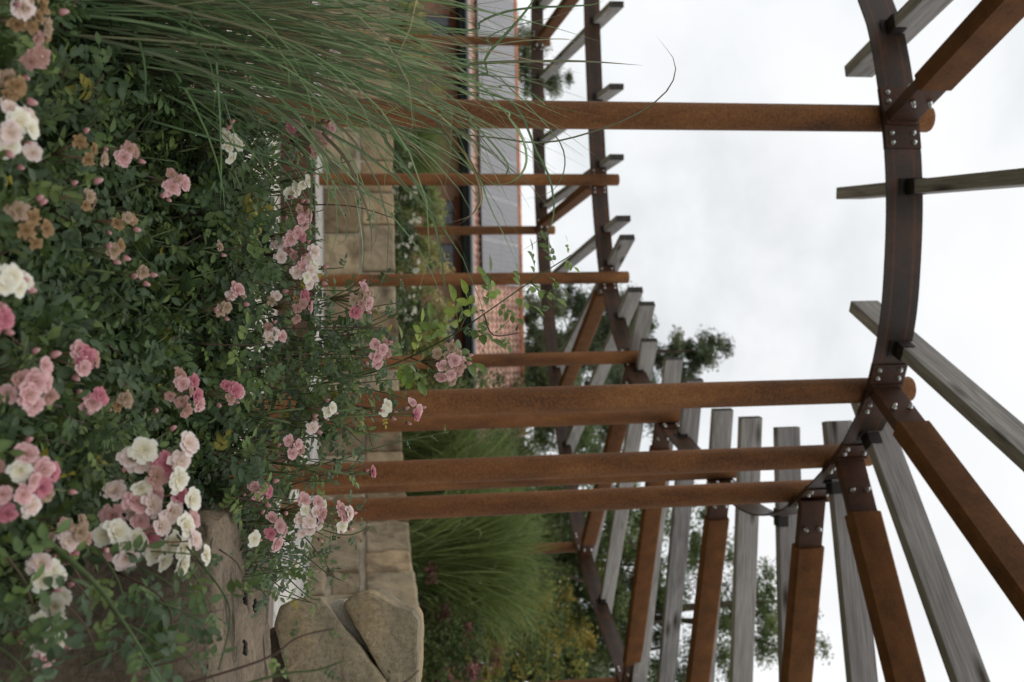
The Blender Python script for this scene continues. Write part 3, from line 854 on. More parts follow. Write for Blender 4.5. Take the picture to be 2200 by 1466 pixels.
def rose_bush(label, cx, cy, rx, ry, ncanes, seed, top=0.0, extra=None, lsize=.027, inside=None, bright=1.0):
    rng = np.random.default_rng(seed)
    root = thing('rose_bush', label, 'rose bush', (cx, cy, SOILZ), None)
    orig = np.array([cx, cy, SOILZ])
    st = MB(); pos = []; dirs = []; ups = []; size = []; tones = []
    canes = []
    k = 0
    while k < ncanes:
        a = rng.uniform(0, 2*math.pi); r = math.sqrt(rng.uniform(0, 1))
        tx, ty = cx+rx*r*math.cos(a), cy+ry*r*math.sin(a)
        if inside and not inside(tx, ty): k += .2; continue
        k += 1
        h = canopy(tx, ty)+top
        edge = 1-.15*r**3
        tz = SOILZ+(h-SOILZ)*edge*rng.choice([rng.uniform(.9, 1.04), rng.uniform(.5, .95)], p=[.62, .38])
        b = np.array([cx+rng.normal(0, rx*.22), cy+rng.normal(0, ry*.22), SOILZ-.02])
        e = np.array([tx, ty, tz])
        m = b*.4+e*.6; m[2] = SOILZ+(tz-SOILZ)*rng.uniform(.75, 1.0)
        t = np.linspace(0, 1, 12)[:, None]
        c = (1-t)**2*b+2*(1-t)*t*m+t*t*e
        canes.append((c, .45, lsize*rng.uniform(.8, 1.2), .026, .0036, False, 1.0))
    for ex in (extra or []):
        c, start, ls, gap, r0, tone = ex
        canes.append((spline(c, 8), start, ls, gap, r0, True, tone))
    for c, start, ls, gap, r0, spray, tone in canes:
        S = arclen(c); Ltot = S[-1]
        st.tube([tuple(p-orig) for p in c[::2]] if len(c) > 6 else [tuple(p-orig) for p in c], list(np.linspace(r0, .0012, len(c[::2]) if len(c) > 6 else len(c))), 5, (.07, .10, .035) if rng.random() < .65 else (.09, .055, .04))
        s = Ltot*start; ph = rng.uniform(0, 6.28)
        while s < Ltot:
            p = np.array([np.interp(s, S, c[:, q]) for q in range(3)])
            q = np.array([np.interp(min(s+.02, Ltot), S, c[:, w]) for w in range(3)]); q0 = np.array([np.interp(max(s-.02, 0), S, c[:, w]) for w in range(3)])
            d = q-q0; d = d/max(np.linalg.norm(d), 1e-6)
            a1 = np.cross(d, [0.3, .2, 1.0]); a1 /= max(np.linalg.norm(a1), 1e-6); a2 = np.cross(d, a1)
            out = math.cos(ph)*a1+math.sin(ph)*a2
            if spray:
                sd = np.cross(d, [0, 1.0, 0]); sd /= max(np.linalg.norm(sd), 1e-6)
                out = sd*(1 if len(pos) % 2 else -1)+rng.normal(0, .25, 3)
            dv = d*rng.uniform(.2, .7)+out+np.array([0, 0, .15])
            pos.append(p); dirs.append(dv); tones.append(tone)
            ups.append(np.array([0, 0, 1.0])+rng.normal(0, .45, 3)+.35*d+np.array([0, -.8 if spray else -.25, 0]))
            size.append(ls*rng.uniform(.65, 1.15)*(1-.35*(s/Ltot)**4))
            ph += 2.4+rng.uniform(-.3, .3); s += gap*rng.uniform(.7, 1.3)
    st.build('stems', STEM, root, smooth=True)
    fol = leaf_mesh('foliage', np.array(pos)-orig, np.array(dirs), np.array(ups), np.array(size), root, rng, bright=np.array(tones)[:, None]*bright)
    return root

def cane(pts, Y, start=.2, ls=.02, gap=.026, r=.0019, tone=1.15):
    ys = Y if hasattr(Y, '__len__') else [Y]*len(pts)
    return ([at(a, b, y) for (a, b), y in zip(pts, ys)], start, ls, gap, r, tone)

rock_side = lambda x, y: not (x > .27 and y > 1.5)
B = {}
B['nl'] = rose_bush('rose bush at the left front below the tall grass, with browned and white blooms', -.38, 1.30, .30, .24, 180, 1, lsize=.029, inside=lambda x, y: x > -.42 or y < 1.28)
B['nc'] = rose_bush('rose bush at the bottom front centre with large clusters of bright pink blooms', -.02, 1.30, .34, .34, 260, 2, lsize=.029)
B['nr'] = rose_bush('rose bush in front of the flat sandstone block, carrying the biggest white and pink cluster', .22, 1.40, .20, .28, 130, 3, lsize=.028, top=-.02,
    extra=[cane([(60, 1130), (190, 1240), (260, 1330), (350, 1470)], [1.35, 1.32, 1.3, 1.28], .55, .022, .07, .005), cane([(60, 1200), (100, 1290), (120, 1400)], 1.3, .2, .024, .05),
           cane([(250, 1230), (330, 1270), (370, 1330), (350, 1420)], [1.45, 1.42, 1.4, 1.38], .1, .024, .05), cane([(330, 1150), (420, 1240), (450, 1330)], [1.6, 1.55, 1.5], .3, .022, .05), cane([(300, 1380), (390, 1330), (480, 1310)], [1.4, 1.42, 1.45], .1, .022, .05),
           cane([(310, 1420), (400, 1400), (430, 1360)], [1.4, 1.42, 1.45], .1, .022, .05), cane([(180, 1430), (280, 1380), (330, 1290)], [1.35, 1.36, 1.38], .2, .024, .05), cane([(380, 1150), (470, 1260), (495, 1330), (470, 1440)], [1.5, 1.45, 1.42, 1.4], .35, .024, .05),
           *[cane([(a, b), (a+dx*.5+10, b+dy*.5), (a+dx, b+dy)], yy, .1, .025, .036, .0016) for a, b, dx, dy, yy in
      ((10, 1190, 60, 110, 1.26), (0, 1300, 90, 60, 1.25), (-20, 1380, 80, 70, 1.24), (110, 1210, 90, 90, 1.34), (170, 1390, 110, -40, 1.33), (210, 1180, 60, 120, 1.42), (250, 1330, 90, 60, 1.36), (300, 1220, 80, 50, 1.46), (350, 1380, 70, 60, 1.36),
       (-30, 1440, 110, 10, 1.22), (60, 1440, 90, -50, 1.25), (400, 1190, 60, 60, 1.6), (290, 1440, 120, -30, 1.34), (140, 1300, 60, 80, 1.31), (330, 1290, 110, 50, 1.4), (470, 1180, 50, 50, 1.75))],
           cane([(20, 1240), (60, 1330), (40, 1430)], 1.28, .1, .024, .05), cane([(120, 1160), (190, 1280), (180, 1340)], 1.36, .1, .026, .045)])
B['ml'] = rose_bush('dark leaved rose bush left of the middle with one white cluster and faded tan blooms', -.25, 1.78, .42, .44, 440, 4, lsize=.027)
B['mc'] = rose_bush('rose bush in the middle with dusky pink and browning clusters among dark leaves', .14, 1.82, .40, .44, 460, 5, lsize=.027, inside=rock_side)
up = []
for (a, b), Y in zip([((640, 440), (850, 470)), ((600, 400), (760, 345)), ((690, 660), (890, 590)), ((700, 700), (860, 650)), ((560, 330), (690, 320)), ((560, 520), (680, 480)), ((570, 610), (690, 640)), ((560, 700), (700, 690))], [2.3, 2.4, 2.3, 2.35, 2.3, 2.3, 2.3, 2.3]):
    up.append(cane([a, ((a[0]+b[0])/2+10, (a[1]+b[1])/2-12), b], Y, .3, .016, .04))
def sprays(n, u0, u1, env, seed, Y=(2.08, 2.38), v=(455, 580), ls=(.015, .024)):
    r = random.Random(seed); out = []
    for _ in range(n):
        u = r.uniform(u0, u1); top = float(np.interp(u, *zip(*env)))
        v0 = r.uniform(*v); v1 = v0+(top-v0)*r.random()**.8+10
        du = r.uniform(-45, 45); Yv = r.uniform(*Y)
        out.append(cane([(v0, u), ((v0+v1)/2, u+du*.3+r.uniform(-10, 10)), (v1, u+du)], Yv, .05, r.uniform(*ls), r.uniform(.024, .04), .0015))
    return out
up += sprays(90, 230, 620, [(230, 570), (620, 575)], 94, (1.95, 2.2), (400, 500), (.02, .028))
up += sprays(45, 260, 600, [(260, 660), (400, 690), (600, 690)], 91)
B['bl'] = rose_bush('rose bush beyond the grass with pink and white blooms in front of the pale bench', -.28, 2.12, .42, .28, 320, 6, lsize=.025, extra=up)
sprig = cane([(560, 850), (700, 822), (800, 800), (880, 768), (940, 738), (985, 712), (1040, 675), (1090, 640), (1140, 605), (1185, 575), (1228, 548)], [2.4, 2.3, 2.25, 2.2, 2.16, 2.13, 2.1, 2.1, 2.1, 2.1, 2.1], .1, .036, .020, .0022, 1.7)  # high tone paints the arching sprig as if lit from behind
tw = [sprig, cane([(640, 1010), (740, 985), (800, 965), (880, 945), (965, 928)], 2.25, .55, .008), cane([(620, 760), (720, 720), (800, 690), (860, 660)], 2.3, .25, .018), cane([(660, 800), (760, 830), (850, 850), (890, 870)], 2.25, .3, .014),
      cane([(600, 1050), (700, 1020), (790, 1000)], 2.25, .3, .017), cane([(590, 1090), (690, 1110), (790, 1095)], 2.25, .25, .016), cane([(560, 1120), (640, 1180), (700, 1230), (740, 1250)], 2.3, .2, .015), cane([(560, 1150), (600, 1220), (660, 1280), (690, 1290)], 2.3, .2, .014),
      cane([(570, 1100), (650, 1150), (690, 1200), (720, 1240)], 2.28, .2, .015), cane([(700, 860), (800, 880), (830, 900)], 2.25, .2, .015), cane([(600, 900), (720, 920), (780, 900), (800, 960)], 2.28, .25, .018), cane([(560, 980), (660, 940), (740, 960)], 2.3, .25, .019),
      cane([(540, 1200), (600, 1260), (680, 1300)], 2.35, .2, .013), cane([(640, 1120), (740, 1150), (800, 1130)], 2.25, .3, .015), cane([(880, 768), (960, 800), (990, 830)], 2.18, .2, .012), cane([(985, 712), (1010, 660), (1015, 640)], 2.13, .1, .017), cane([(1040, 675), (1060, 720), (1120, 715)], 2.1, .2, .017), cane([(1140, 605), (1170, 640), (1185, 660)], 2.1, .15, .016)]
for (a, b) in (((570, 760), (680, 740)), ((560, 880), (690, 850)), ((560, 940), (700, 920)), ((550, 1010), (690, 990)), ((545, 1060), (680, 1060)), ((600, 830), (720, 800)), ((620, 900), (760, 880)), ((620, 1000), (770, 1010)), ((600, 1080), (760, 1080))):
    tw.append(cane([a, ((a[0]+b[0])/2+12, (a[1]+b[1])/2+14), b], 2.22, .15, .021, .035))
tw += sprays(26, 650, 930, [(650, 840), (760, 890), (880, 830), (930, 800)], 93, (2.1, 2.3), (600, 720), (.018, .027))
tw += sprays(110, 540, 1130, [(540, 575), (1130, 590)], 95, (1.95, 2.2), (400, 500), (.02, .028))
tw += sprays(85, 560, 1275, [(560, 690), (650, 830), (760, 880), (860, 790), (1000, 780), (1100, 770), (1200, 720), (1280, 680)], 92)
B['br'] = rose_bush('rose bush at the back with a long arching cane reaching across the tiled roof', .18, 2.12, .42, .28, 330, 7, lsize=.025, extra=tw, inside=lambda x, y: x < .42)
B['yr'] = rose_bush('young rose shoot with yellow leaves in front of the leaning slabs at the right edge', .48, 1.15, .03, .03, 3, 8, lsize=.014, top=-.15,
    extra=[cane([(330, 1490), (560, 1420), (640, 1370), (720, 1350)], 1.35, .6, .014, .04), cane([(420, 1500), (600, 1450), (680, 1440), (740, 1420)], 1.33, .6, .014, .04), cane([(500, 1510), (760, 1490), (860, 1470), (900, 1440)], 1.33, .8, .013, .04)])

# ------------------------------------------------------------------ blossoms
def lerp(a, b, t): return tuple(x+(y-x)*t for x, y in zip(a, b))
KIND = {  # inner, outer, edge colours; shrivel
'w': ((.74, .66, .42), (.86, .83, .70), (.90, .88, .81), .05), 'k': ((.72, .55, .40), (.82, .66, .62), (.88, .79, .75), .06),
    'p': ((.55, .29, .24), (.72, .41, .41), (.82, .59, .58), .07), 'r': ((.45, .12, .16), (.58, .20, .25), (.66, .31, .35), .09),
    'f': ((.42, .25, .16), (.52, .29, .25), (.56, .36, .32), .15), 'b': ((.26, .15, .06), (.38, .24, .12), (.44, .29, .16), .22),
    't': ((.36, .25, .14), (.46, .33, .22), (.54, .40, .32), .18)}
_bl = {}
def blossom_mesh(kind, var):
    key = (kind, var)
    if key in _bl: return _bl[key]
    ci, co, ce, shr = KIND[kind]
    rng = np.random.default_rng(hash_(kind)*10+var)
    b = MB(); npet = 32 if kind not in 'b' else 18
    openn = [1.0, .8, .6][var % 3]
    for i in range(npet):
        f = (i+.5)/npet                     # 0 heart .. 1 outermost
        phi = i*2.39996+rng.uniform(-.25, .25)
        th = math.radians(84-(56*openn+6)*f**1.1+rng.uniform(-8, 8))      # rise of the petal above the horizontal
        ln = .30+.62*f**.85; wd = (.34+.46*f)
        base = .10*f
        nu, nv = 4, 4; vs = []; cs = []
        for u in range(nu+1):
            for v in range(nv+1):
                s = u/nu; w = (v/nv-.5)*2
                half = wd*.5*(math.sin(math.pi*min(1, .12+.62*s))**.7)*(1-.12*s)
                bend = th+(.75-1.25*s)*.5                        # cupped below, rolled back at the rim
                rr = base+ln*(s*math.cos(bend)); zz = ln*s*math.sin(bend)+.08*(1-f)
                lat = w*half
                cup = .22*(w*w)*half*1.6
                rim = -.06*max(0, s-.8)*5*abs(w)
                x, y, z = rr-cup*math.sin(th)*.9, lat, zz+cup*math.cos(th)+rim
                n1 = shr*mnoise.noise(Vector((x*3+i*7.1, y*3+var*5, s*2)))*(.4+s)
                ang = phi+n1*.8
                X = (x+n1)*math.cos(ang)-y*math.sin(ang); Yy = (x+n1)*math.sin(ang)+y*math.cos(ang)
                vs.append((X, Yy, z+n1*.9))
                c = lerp(ci, co, min(1, f*1.1)) if s < .75 else lerp(lerp(ci, co, min(1, f*1.1)), ce, (s-.75)*4*min(1, f*1.6))
                k = .95+.1*rng.random()
                cs.append(tuple(min(.93, q*k) for q in c))
        fs = [(u*(nv+1)+v, (u+1)*(nv+1)+v, (u+1)*(nv+1)+v+1, u*(nv+1)+v+1) for u in range(nu) for v in range(nv)]
        b.add(vs, fs, cs)
    # calyx
    for i in range(5):
        a = i*1.2566; g = (.09, .14, .05)
        b.add([(0, 0, -.12), (.16*math.cos(a-.3), .16*math.sin(a-.3), -.05), (.42*math.cos(a), .42*math.sin(a), -.04), (.16*math.cos(a+.3), .16*math.sin(a+.3), -.05)], [(0, 1, 2, 3)], g)
    me = bpy.data.meshes.new('blossom')
    me.from_pydata(b.v, [], b.f)
    at_ = me.color_attributes.new('Col', 'FLOAT_COLOR', 'POINT')
    c = np.ones((len(b.v), 4), np.float32); c[:, :3] = np.array(b.c); at_.data.foreach_set('color', c.ravel())
    me.update(); me.polygons.foreach_set('use_smooth', [True]*len(me.polygons)); me.materials.append(PETAL)
    _bl[key] = me; return me
_bud = None
def bud_mesh():
    global _bud
    if _bud: return _bud
    b = MB(); prof = [(.02, -.45), (.26, -.3), (.3, -.1), (.34, .15), (.27, .5), (.14, .78), (.01, .9)]
    cols = [(.1, .15, .05), (.1, .16, .05), (.12, .17, .06), (.55, .26, .26), (.68, .36, .36), (.76, .5, .48), (.8, .6, .56)]
    vs = []; cs = []; fs = []; n = 8
    for (r, z), c in zip(prof, cols):
        for k in range(n):
            a = 2*math.pi*k/n; q = r*(1+.12*math.sin(3*a+z*4)); vs.append((q*math.cos(a), q*math.sin(a), z)); cs.append(c)
    for i in range(len(prof)-1):
        for k in range(n): fs.append((i*n+k, i*n+(k+1) % n, (i+1)*n+(k+1) % n, (i+1)*n+k))
    b.add(vs, fs, cs)
    for k in range(5):
        a = k*1.2566; d = np.array([math.cos(a), math.sin(a)]); e = np.array([-d[1], d[0]])*.13
        b.add([(*(d*.2-e), -.3), (*(d*.2+e), -.3), (*(d*.38), .25), ], [(0, 1, 2)], (.11, .17, .06))
    me = bpy.data.meshes.new('bud'); me.from_pydata(b.v, [], b.f)
    at_ = me.color_attributes.new('Col', 'FLOAT_COLOR', 'POINT')
    c = np.ones((len(b.v), 4), np.float32); c[:, :3] = np.array(b.c); at_.data.foreach_set('color', c.ravel())
    me.update(); me.polygons.foreach_set('use_smooth', [True]*len(me.polygons)); me.materials.append(PETAL)
    _bud = me; return me
def hash_(s): return sum(ord(c)*(i+1) for i, c in enumerate(s))

DEPTH_V = [(-50, 1.15), (0, 1.2), (100, 1.32), (200, 1.46), (300, 1.62), (400, 1.78), (500, 1.94), (560, 2.03), (620, 2.05), (1400, 2.05)]
def depth_at(v):
    xs, ys = zip(*DEPTH_V); return float(np.interp(v, xs, ys))

def cluster(bush, px, py, R, kinds, br=.0172, Y=None, face=None, pos=None):
    """a truss of blooms: R = radius in photo pixels; kinds = one letter per bloom"""
    root = B[bush]; rng = np.random.default_rng(int(px*7+py*13))
    Y = Y or depth_at(px); C = at(px, py, Y); pxm = FPX/np.dot(C-EYE, FWD)
    Rm = R/pxm; org = np.array(root.location)
    tocam = nrm(EYE-C); Nn = nrm(tocam*.75+np.array([0, 0, .75])+rng.normal(0, .12, 3))
    a1 = nrm(np.cross(Nn, [0.2, .1, 1.0])); a2 = np.cross(Nn, a1)
    st = MB(); n = len(kinds)
    fl = tag(st_obj(), None)if False else None
    items = []
    for i, k in enumerate(kinds):
        if pos is not None:
            q = at(pos[i][0], pos[i][1], Y+rng.uniform(-.01, .01)); o = q-C; o = o-Nn*(o@Nn)*.2
            rr = np.linalg.norm(o)/max(Rm, 1e-4)
        else:
            r = math.sqrt((i+.35)/n)*Rm; a = i*2.39996+rng.uniform(-.3, .3)
            o = a1*r*math.cos(a)+a2*r*math.sin(a); rr = r/max(Rm, 1e-4)
            o = o+Nn*(.45*Rm*(1-rr*rr)+rng.uniform(-.004, .004))
        f = nrm(Nn+.55*o/max(Rm, 1e-3)*min(1, rr)+rng.normal(0, .16, 3))
        s = br*rng.uniform(.82, 1.12)*({'b': .72, 'f': .85, 't': .8}.get(k, 1.0))
        items.append((C+o, f, s, k))
    node = C-Nn*(Rm*.8+.03)-np.array([0, 0, .02])
    down = node+np.array([rng.uniform(-.03, .03), rng.uniform(.02, .08), -.16])
    st.tube([tuple(down-org), tuple((down+node)/2+rng.normal(0, .006, 3)-org), tuple(node-org)], [.003, .0026, .0022], 5, (.12, .16, .06))
    for (p, f, s, k) in items:
        q = p-f*s*.12
        st.tube([tuple(node-org), tuple((node+q)/2-f*.006-org), tuple(q-org)], [.0015, .0012, .0013], 4, (.14, .17, .07) if rng.random() < .6 else (.2, .12, .07))
    buds = []
    for _ in range(int(rng.integers(1, 4)) if pos is None else 1):
        a = rng.uniform(0, 6.28); rr = Rm*rng.uniform(.9, 1.35)+.008
        p = C+a1*rr*math.cos(a)+a2*rr*math.sin(a)+Nn*rng.uniform(-.01, .012); f = nrm(p-node)
        st.tube([tuple(node-org), tuple((node+p)/2-f*.004-org), tuple(p-f*.004-org)], [.0013, .001, .0011], 4, (.13, .15, .06)); buds.append((p, f))
    so = st.build('flower_cluster', STEM, root, smooth=True)
    for (p, f) in buds:
        o = link(bpy.data.objects.new('bud', bud_mesh()), so); q = Vector(f).to_track_quat('Z', 'Y'); z = rng.uniform(.010, .014)
        o.matrix_local = Matrix.LocRotScale(Vector(p-org), q, Vector((z, z, z)))
    for (p, f, s, k) in items:
        me = blossom_mesh(k, int(rng.integers(0, 3)))
        o = link(bpy.data.objects.new('blossom', me), so)
        q = Vector(f).to_track_quat('Z', 'Y') @ Matrix.Rotation(rng.uniform(0, 6.28), 3, 'Z').to_quaternion()
        o.matrix_local = Matrix.LocRotScale(Vector(p-org), q, Vector((s, s, s*rng.uniform(.8, 1.0))))
    return so
def st_obj(): return None

CL = [('nl', 65, 45, 46, 'bbtbfbbb'), ('nl', 75, 130, 22, 'ff'), ('nl', 20, 190, 26, 'bbbt'), ('nl', 22, 272, 48, 'wkwkwk'), ('nl', 60, 336, 10, 'k'), ('ml', 190, 330, 34, 'bbtb'), ('ml', 268, 326, 22, 'fpf'),
      ('ml', 374, 394, 24, 'fppf'), ('ml', 490, 312, 28, 'wwwww'), ('ml', 180, 430, 26, 'tbt'), ('ml', 260, 475, 20, 'tbb'), ('nl', 60, 480, 46, 'bbbtb'), ('ml', 250, 533, 14, 'bt'), ('ml', 305, 590, 9, 't'), ('nc', 8, 605, 34, 'wwww'), ('nc', 47, 608, 4, 'w'),
      ('mc', 465, 535, 9, 't'), ('bl', 500, 632, 20, 'pkt'), ('mc', 476, 665, 12, 'tt'), ('nc', -6, 690, 12, 'rr'),
      ('nc', 58, 826, 58, 'pppfpppf'), ('nc', 176, 775, 28, 'rpfp'), ('mc', 200, 856, 18, 'rpr'), ('mc', 255, 860, 20, 'tbt'), ('mc', 392, 850, 46, 'ffrpfrfpf'), ('mc', 494, 845, 24, 'rfpr'),
      ('nc', 42, 1040, 74, 'pprwkpptprrf'), ('nr', 148, 1152, 42, 'tkffrtf'), ('nr', 94, 1235, 30, 'wwwk'), ('nr', 128, 1290, 18, 'ww'), ('nr', 92, 1368, 44, 'wkwwpw'),
      ('br', 556, 1056, 24, 'rprp'), ('br', 586, 1140, 30, 'prppp'), ('br', 540, 1160, 5, 'w'), ('br', 627, 962, 24, 'ppfp'), ('br', 660, 1106, 42, 'kkpwkpkkpkw'), ('br', 735, 1110, 24, 'kpkpw'),
      ('br', 704, 880, 10, 'ww'), ('br', 828, 878, 12, 'ww'), ('br', 888, 886, 22, 'prpp'), ('br', 808, 757, 28, 'ppfppf'), ('br', 962, 780, 40, 'ptftptpftpptt'), ('br', 795, 1017, 4, 'r'), ('br', 670, 912, 9, 'tk'),
      ('bl', 632, 268, 16, 'prf'), ('bl', 676, 304, 28, 'ffftff'), ('bl', 706, 280, 10, 'pp'), ('bl', 625, 412, 10, 'ww'), ('bl', 653, 392, 10, 'ww'), ('bl', 648, 462, 22, 'fppfp'), ('bl', 628, 505, 20, 'ppr'), ('bl', 608, 545, 22, 'fkfk'), ('bl', 664, 545, 12, 'kk'), ('bl', 656, 590, 28, 'kwkpkwk'),
      ('bl', 770, 646, 32, 'tfptfptfprt'), ('bl', 640, 660, 28, 'ffpbfr'), ('bl', 585, 722, 22, 'kkpf'), ('br', 590, 640, 14, 'kt'), ('bl', 700, 80, 12, 'pkp'), ('bl', 712, 128, 12, 'kpk'), ('bl', 655, 60, 8, 'fr'), ('nl', 45, 12, 10, 'tk')]
for c in CL: cluster(*c[:5])
# the big truss, bloom by bloom
big = [(305, 968, 'w'), (278, 990, 'k'), (300, 988, 'k'), (352, 1000, 'r'), (385, 990, 'k'), (400, 955, 'k'), (380, 1030, 'w'), (335, 1025, 'f'), (297, 1047, 'w'), (330, 1065, 'p'), (288, 1080, 'p'), (322, 1085, 'k'), (385, 1060, 'r'), (412, 1073, 'w'), (370, 1098, 'k'),
       (240, 1060, 'k'), (235, 1110, 'p'), (292, 1120, 'p'), (345, 1130, 'k'), (400, 1130, 'w'), (425, 1160, 'k'), (450, 1190, 'w'), (212, 1150, 'w'), (240, 1148, 'w'), (257, 1165, 'w'), (285, 1162, 'w'), (260, 1195, 'k'), (230, 1180, 'p'), (325, 1185, 'w'), (352, 1205, 'w'), (365, 1165, 'w'), (395, 1175, 'w'), (390, 1212, 'w'), (310, 1150, 'r'), (418, 1120, 'p'), (270, 1105, 'k')]
for i in range(0, len(big), 9):
    g = big[i:i+9]
    mx = sum(q[0] for q in g)/len(g); my = sum(q[1] for q in g)/len(g)
    cluster('nr' if i else 'nr', mx, my, 70, ''.join(q[2] for q in g), br=.0212, Y=1.46+.0009*(mx-330)+.02*(i//9 % 2), pos=[(q[0], q[1]) for q in g])

# ------------------------------------------------------------------ ornamental grasses
def blades_np(paths, widths, cols, nseg):
    """paths (n, nseg+1, 3); three verts across with a raised pale midrib"""
    n = len(paths)
    T = np.gradient(paths, axis=1); T = nrm(T)
    ref = nrm(RNG.normal(0, 1, (n, 1, 3))*np.array([1, 1, .15]))
    side = nrm(np.cross(T, np.broadcast_to(ref, T.shape)))
    s = np.linspace(0, 1, nseg+1)
    prof = np.minimum(1, .55+s*1.2)*(1-np.clip((s-.45)/.55, 0, 1)**1.6)+.03
    hw = widths[:, None]*prof[None]*.5
    up = np.cross(side, T)
    a = paths-side*hw[..., None]; c = paths+side*hw[..., None]; b = paths-up*hw[..., None]*.35
    V = np.stack([a, b, c], axis=2)         # n, seg+1, 3, 3
    C = np.stack([cols, cols*1.0, cols], axis=1)[:, None].repeat(nseg+1, 1)*np.ones((1, nseg+1, 3, 1))
    C[:, :, 1] = C[:, :, 1]*1.8+.03
    base = (1-s)[None, :, None, None]**3
    C = C*(1-base*.0)
    k = (nseg+1)*3
    q = []
    for i in range(nseg):
        for j in range(2):
            q.append((i*3+j, i*3+j+1, (i+1)*3+j+1, (i+1)*3+j))
    q = np.array(q)
    F = (q[None]+(np.arange(n)*k)[:, None, None]).reshape(-1, 4)
    return V.reshape(-1, 3), F, C.reshape(-1, 3)

GPAL = np.array([(.12, .19, .075), (.14, .21, .09), (.10, .165, .07), (.16, .22, .105), (.2, .24, .13), (.18, .18, .10)])
def tuft_paths(n, rng, base_r, length, tilt0, droop, nseg=12, bias=None):
    az = rng.uniform(0, 2*math.pi, n)
    br = base_r*np.sqrt(rng.uniform(0, 1, n))
    ba = az+rng.normal(0, .7, n)
    B0 = np.stack([br*np.cos(ba), br*np.sin(ba), np.zeros(n)], 1)
    Ln = length*rng.uniform(.55, 1.1, n)
    t0 = np.abs(rng.normal(0, tilt0, n)); k = droop*rng.uniform(.1, 1.6, n)
    s = np.linspace(0, 1, nseg+1)
    tilt = t0[:, None]+k[:, None]*s[None]**2.6
    sk = rng.uniform(.45, .9, n); kink = (rng.random(n) < .09)*rng.uniform(.7, 1.9, n)
    tilt = tilt+kink[:, None]*(s[None] > sk[:, None])
    azs = az[:, None]+rng.normal(0, .45, n)[:, None]*s[None]
    d = np.stack([np.sin(tilt)*np.cos(azs), np.sin(tilt)*np.sin(azs), np.cos(tilt)], 2)
    if bias is not None: d = nrm(d+np.array(bias)[None, None]*s[None, :, None])
    step = Ln[:, None, None]/nseg*d
    return B0[:, None]+np.concatenate([np.zeros((n, 1, 3)), np.cumsum(step, 1)[:, :-1]], 1)

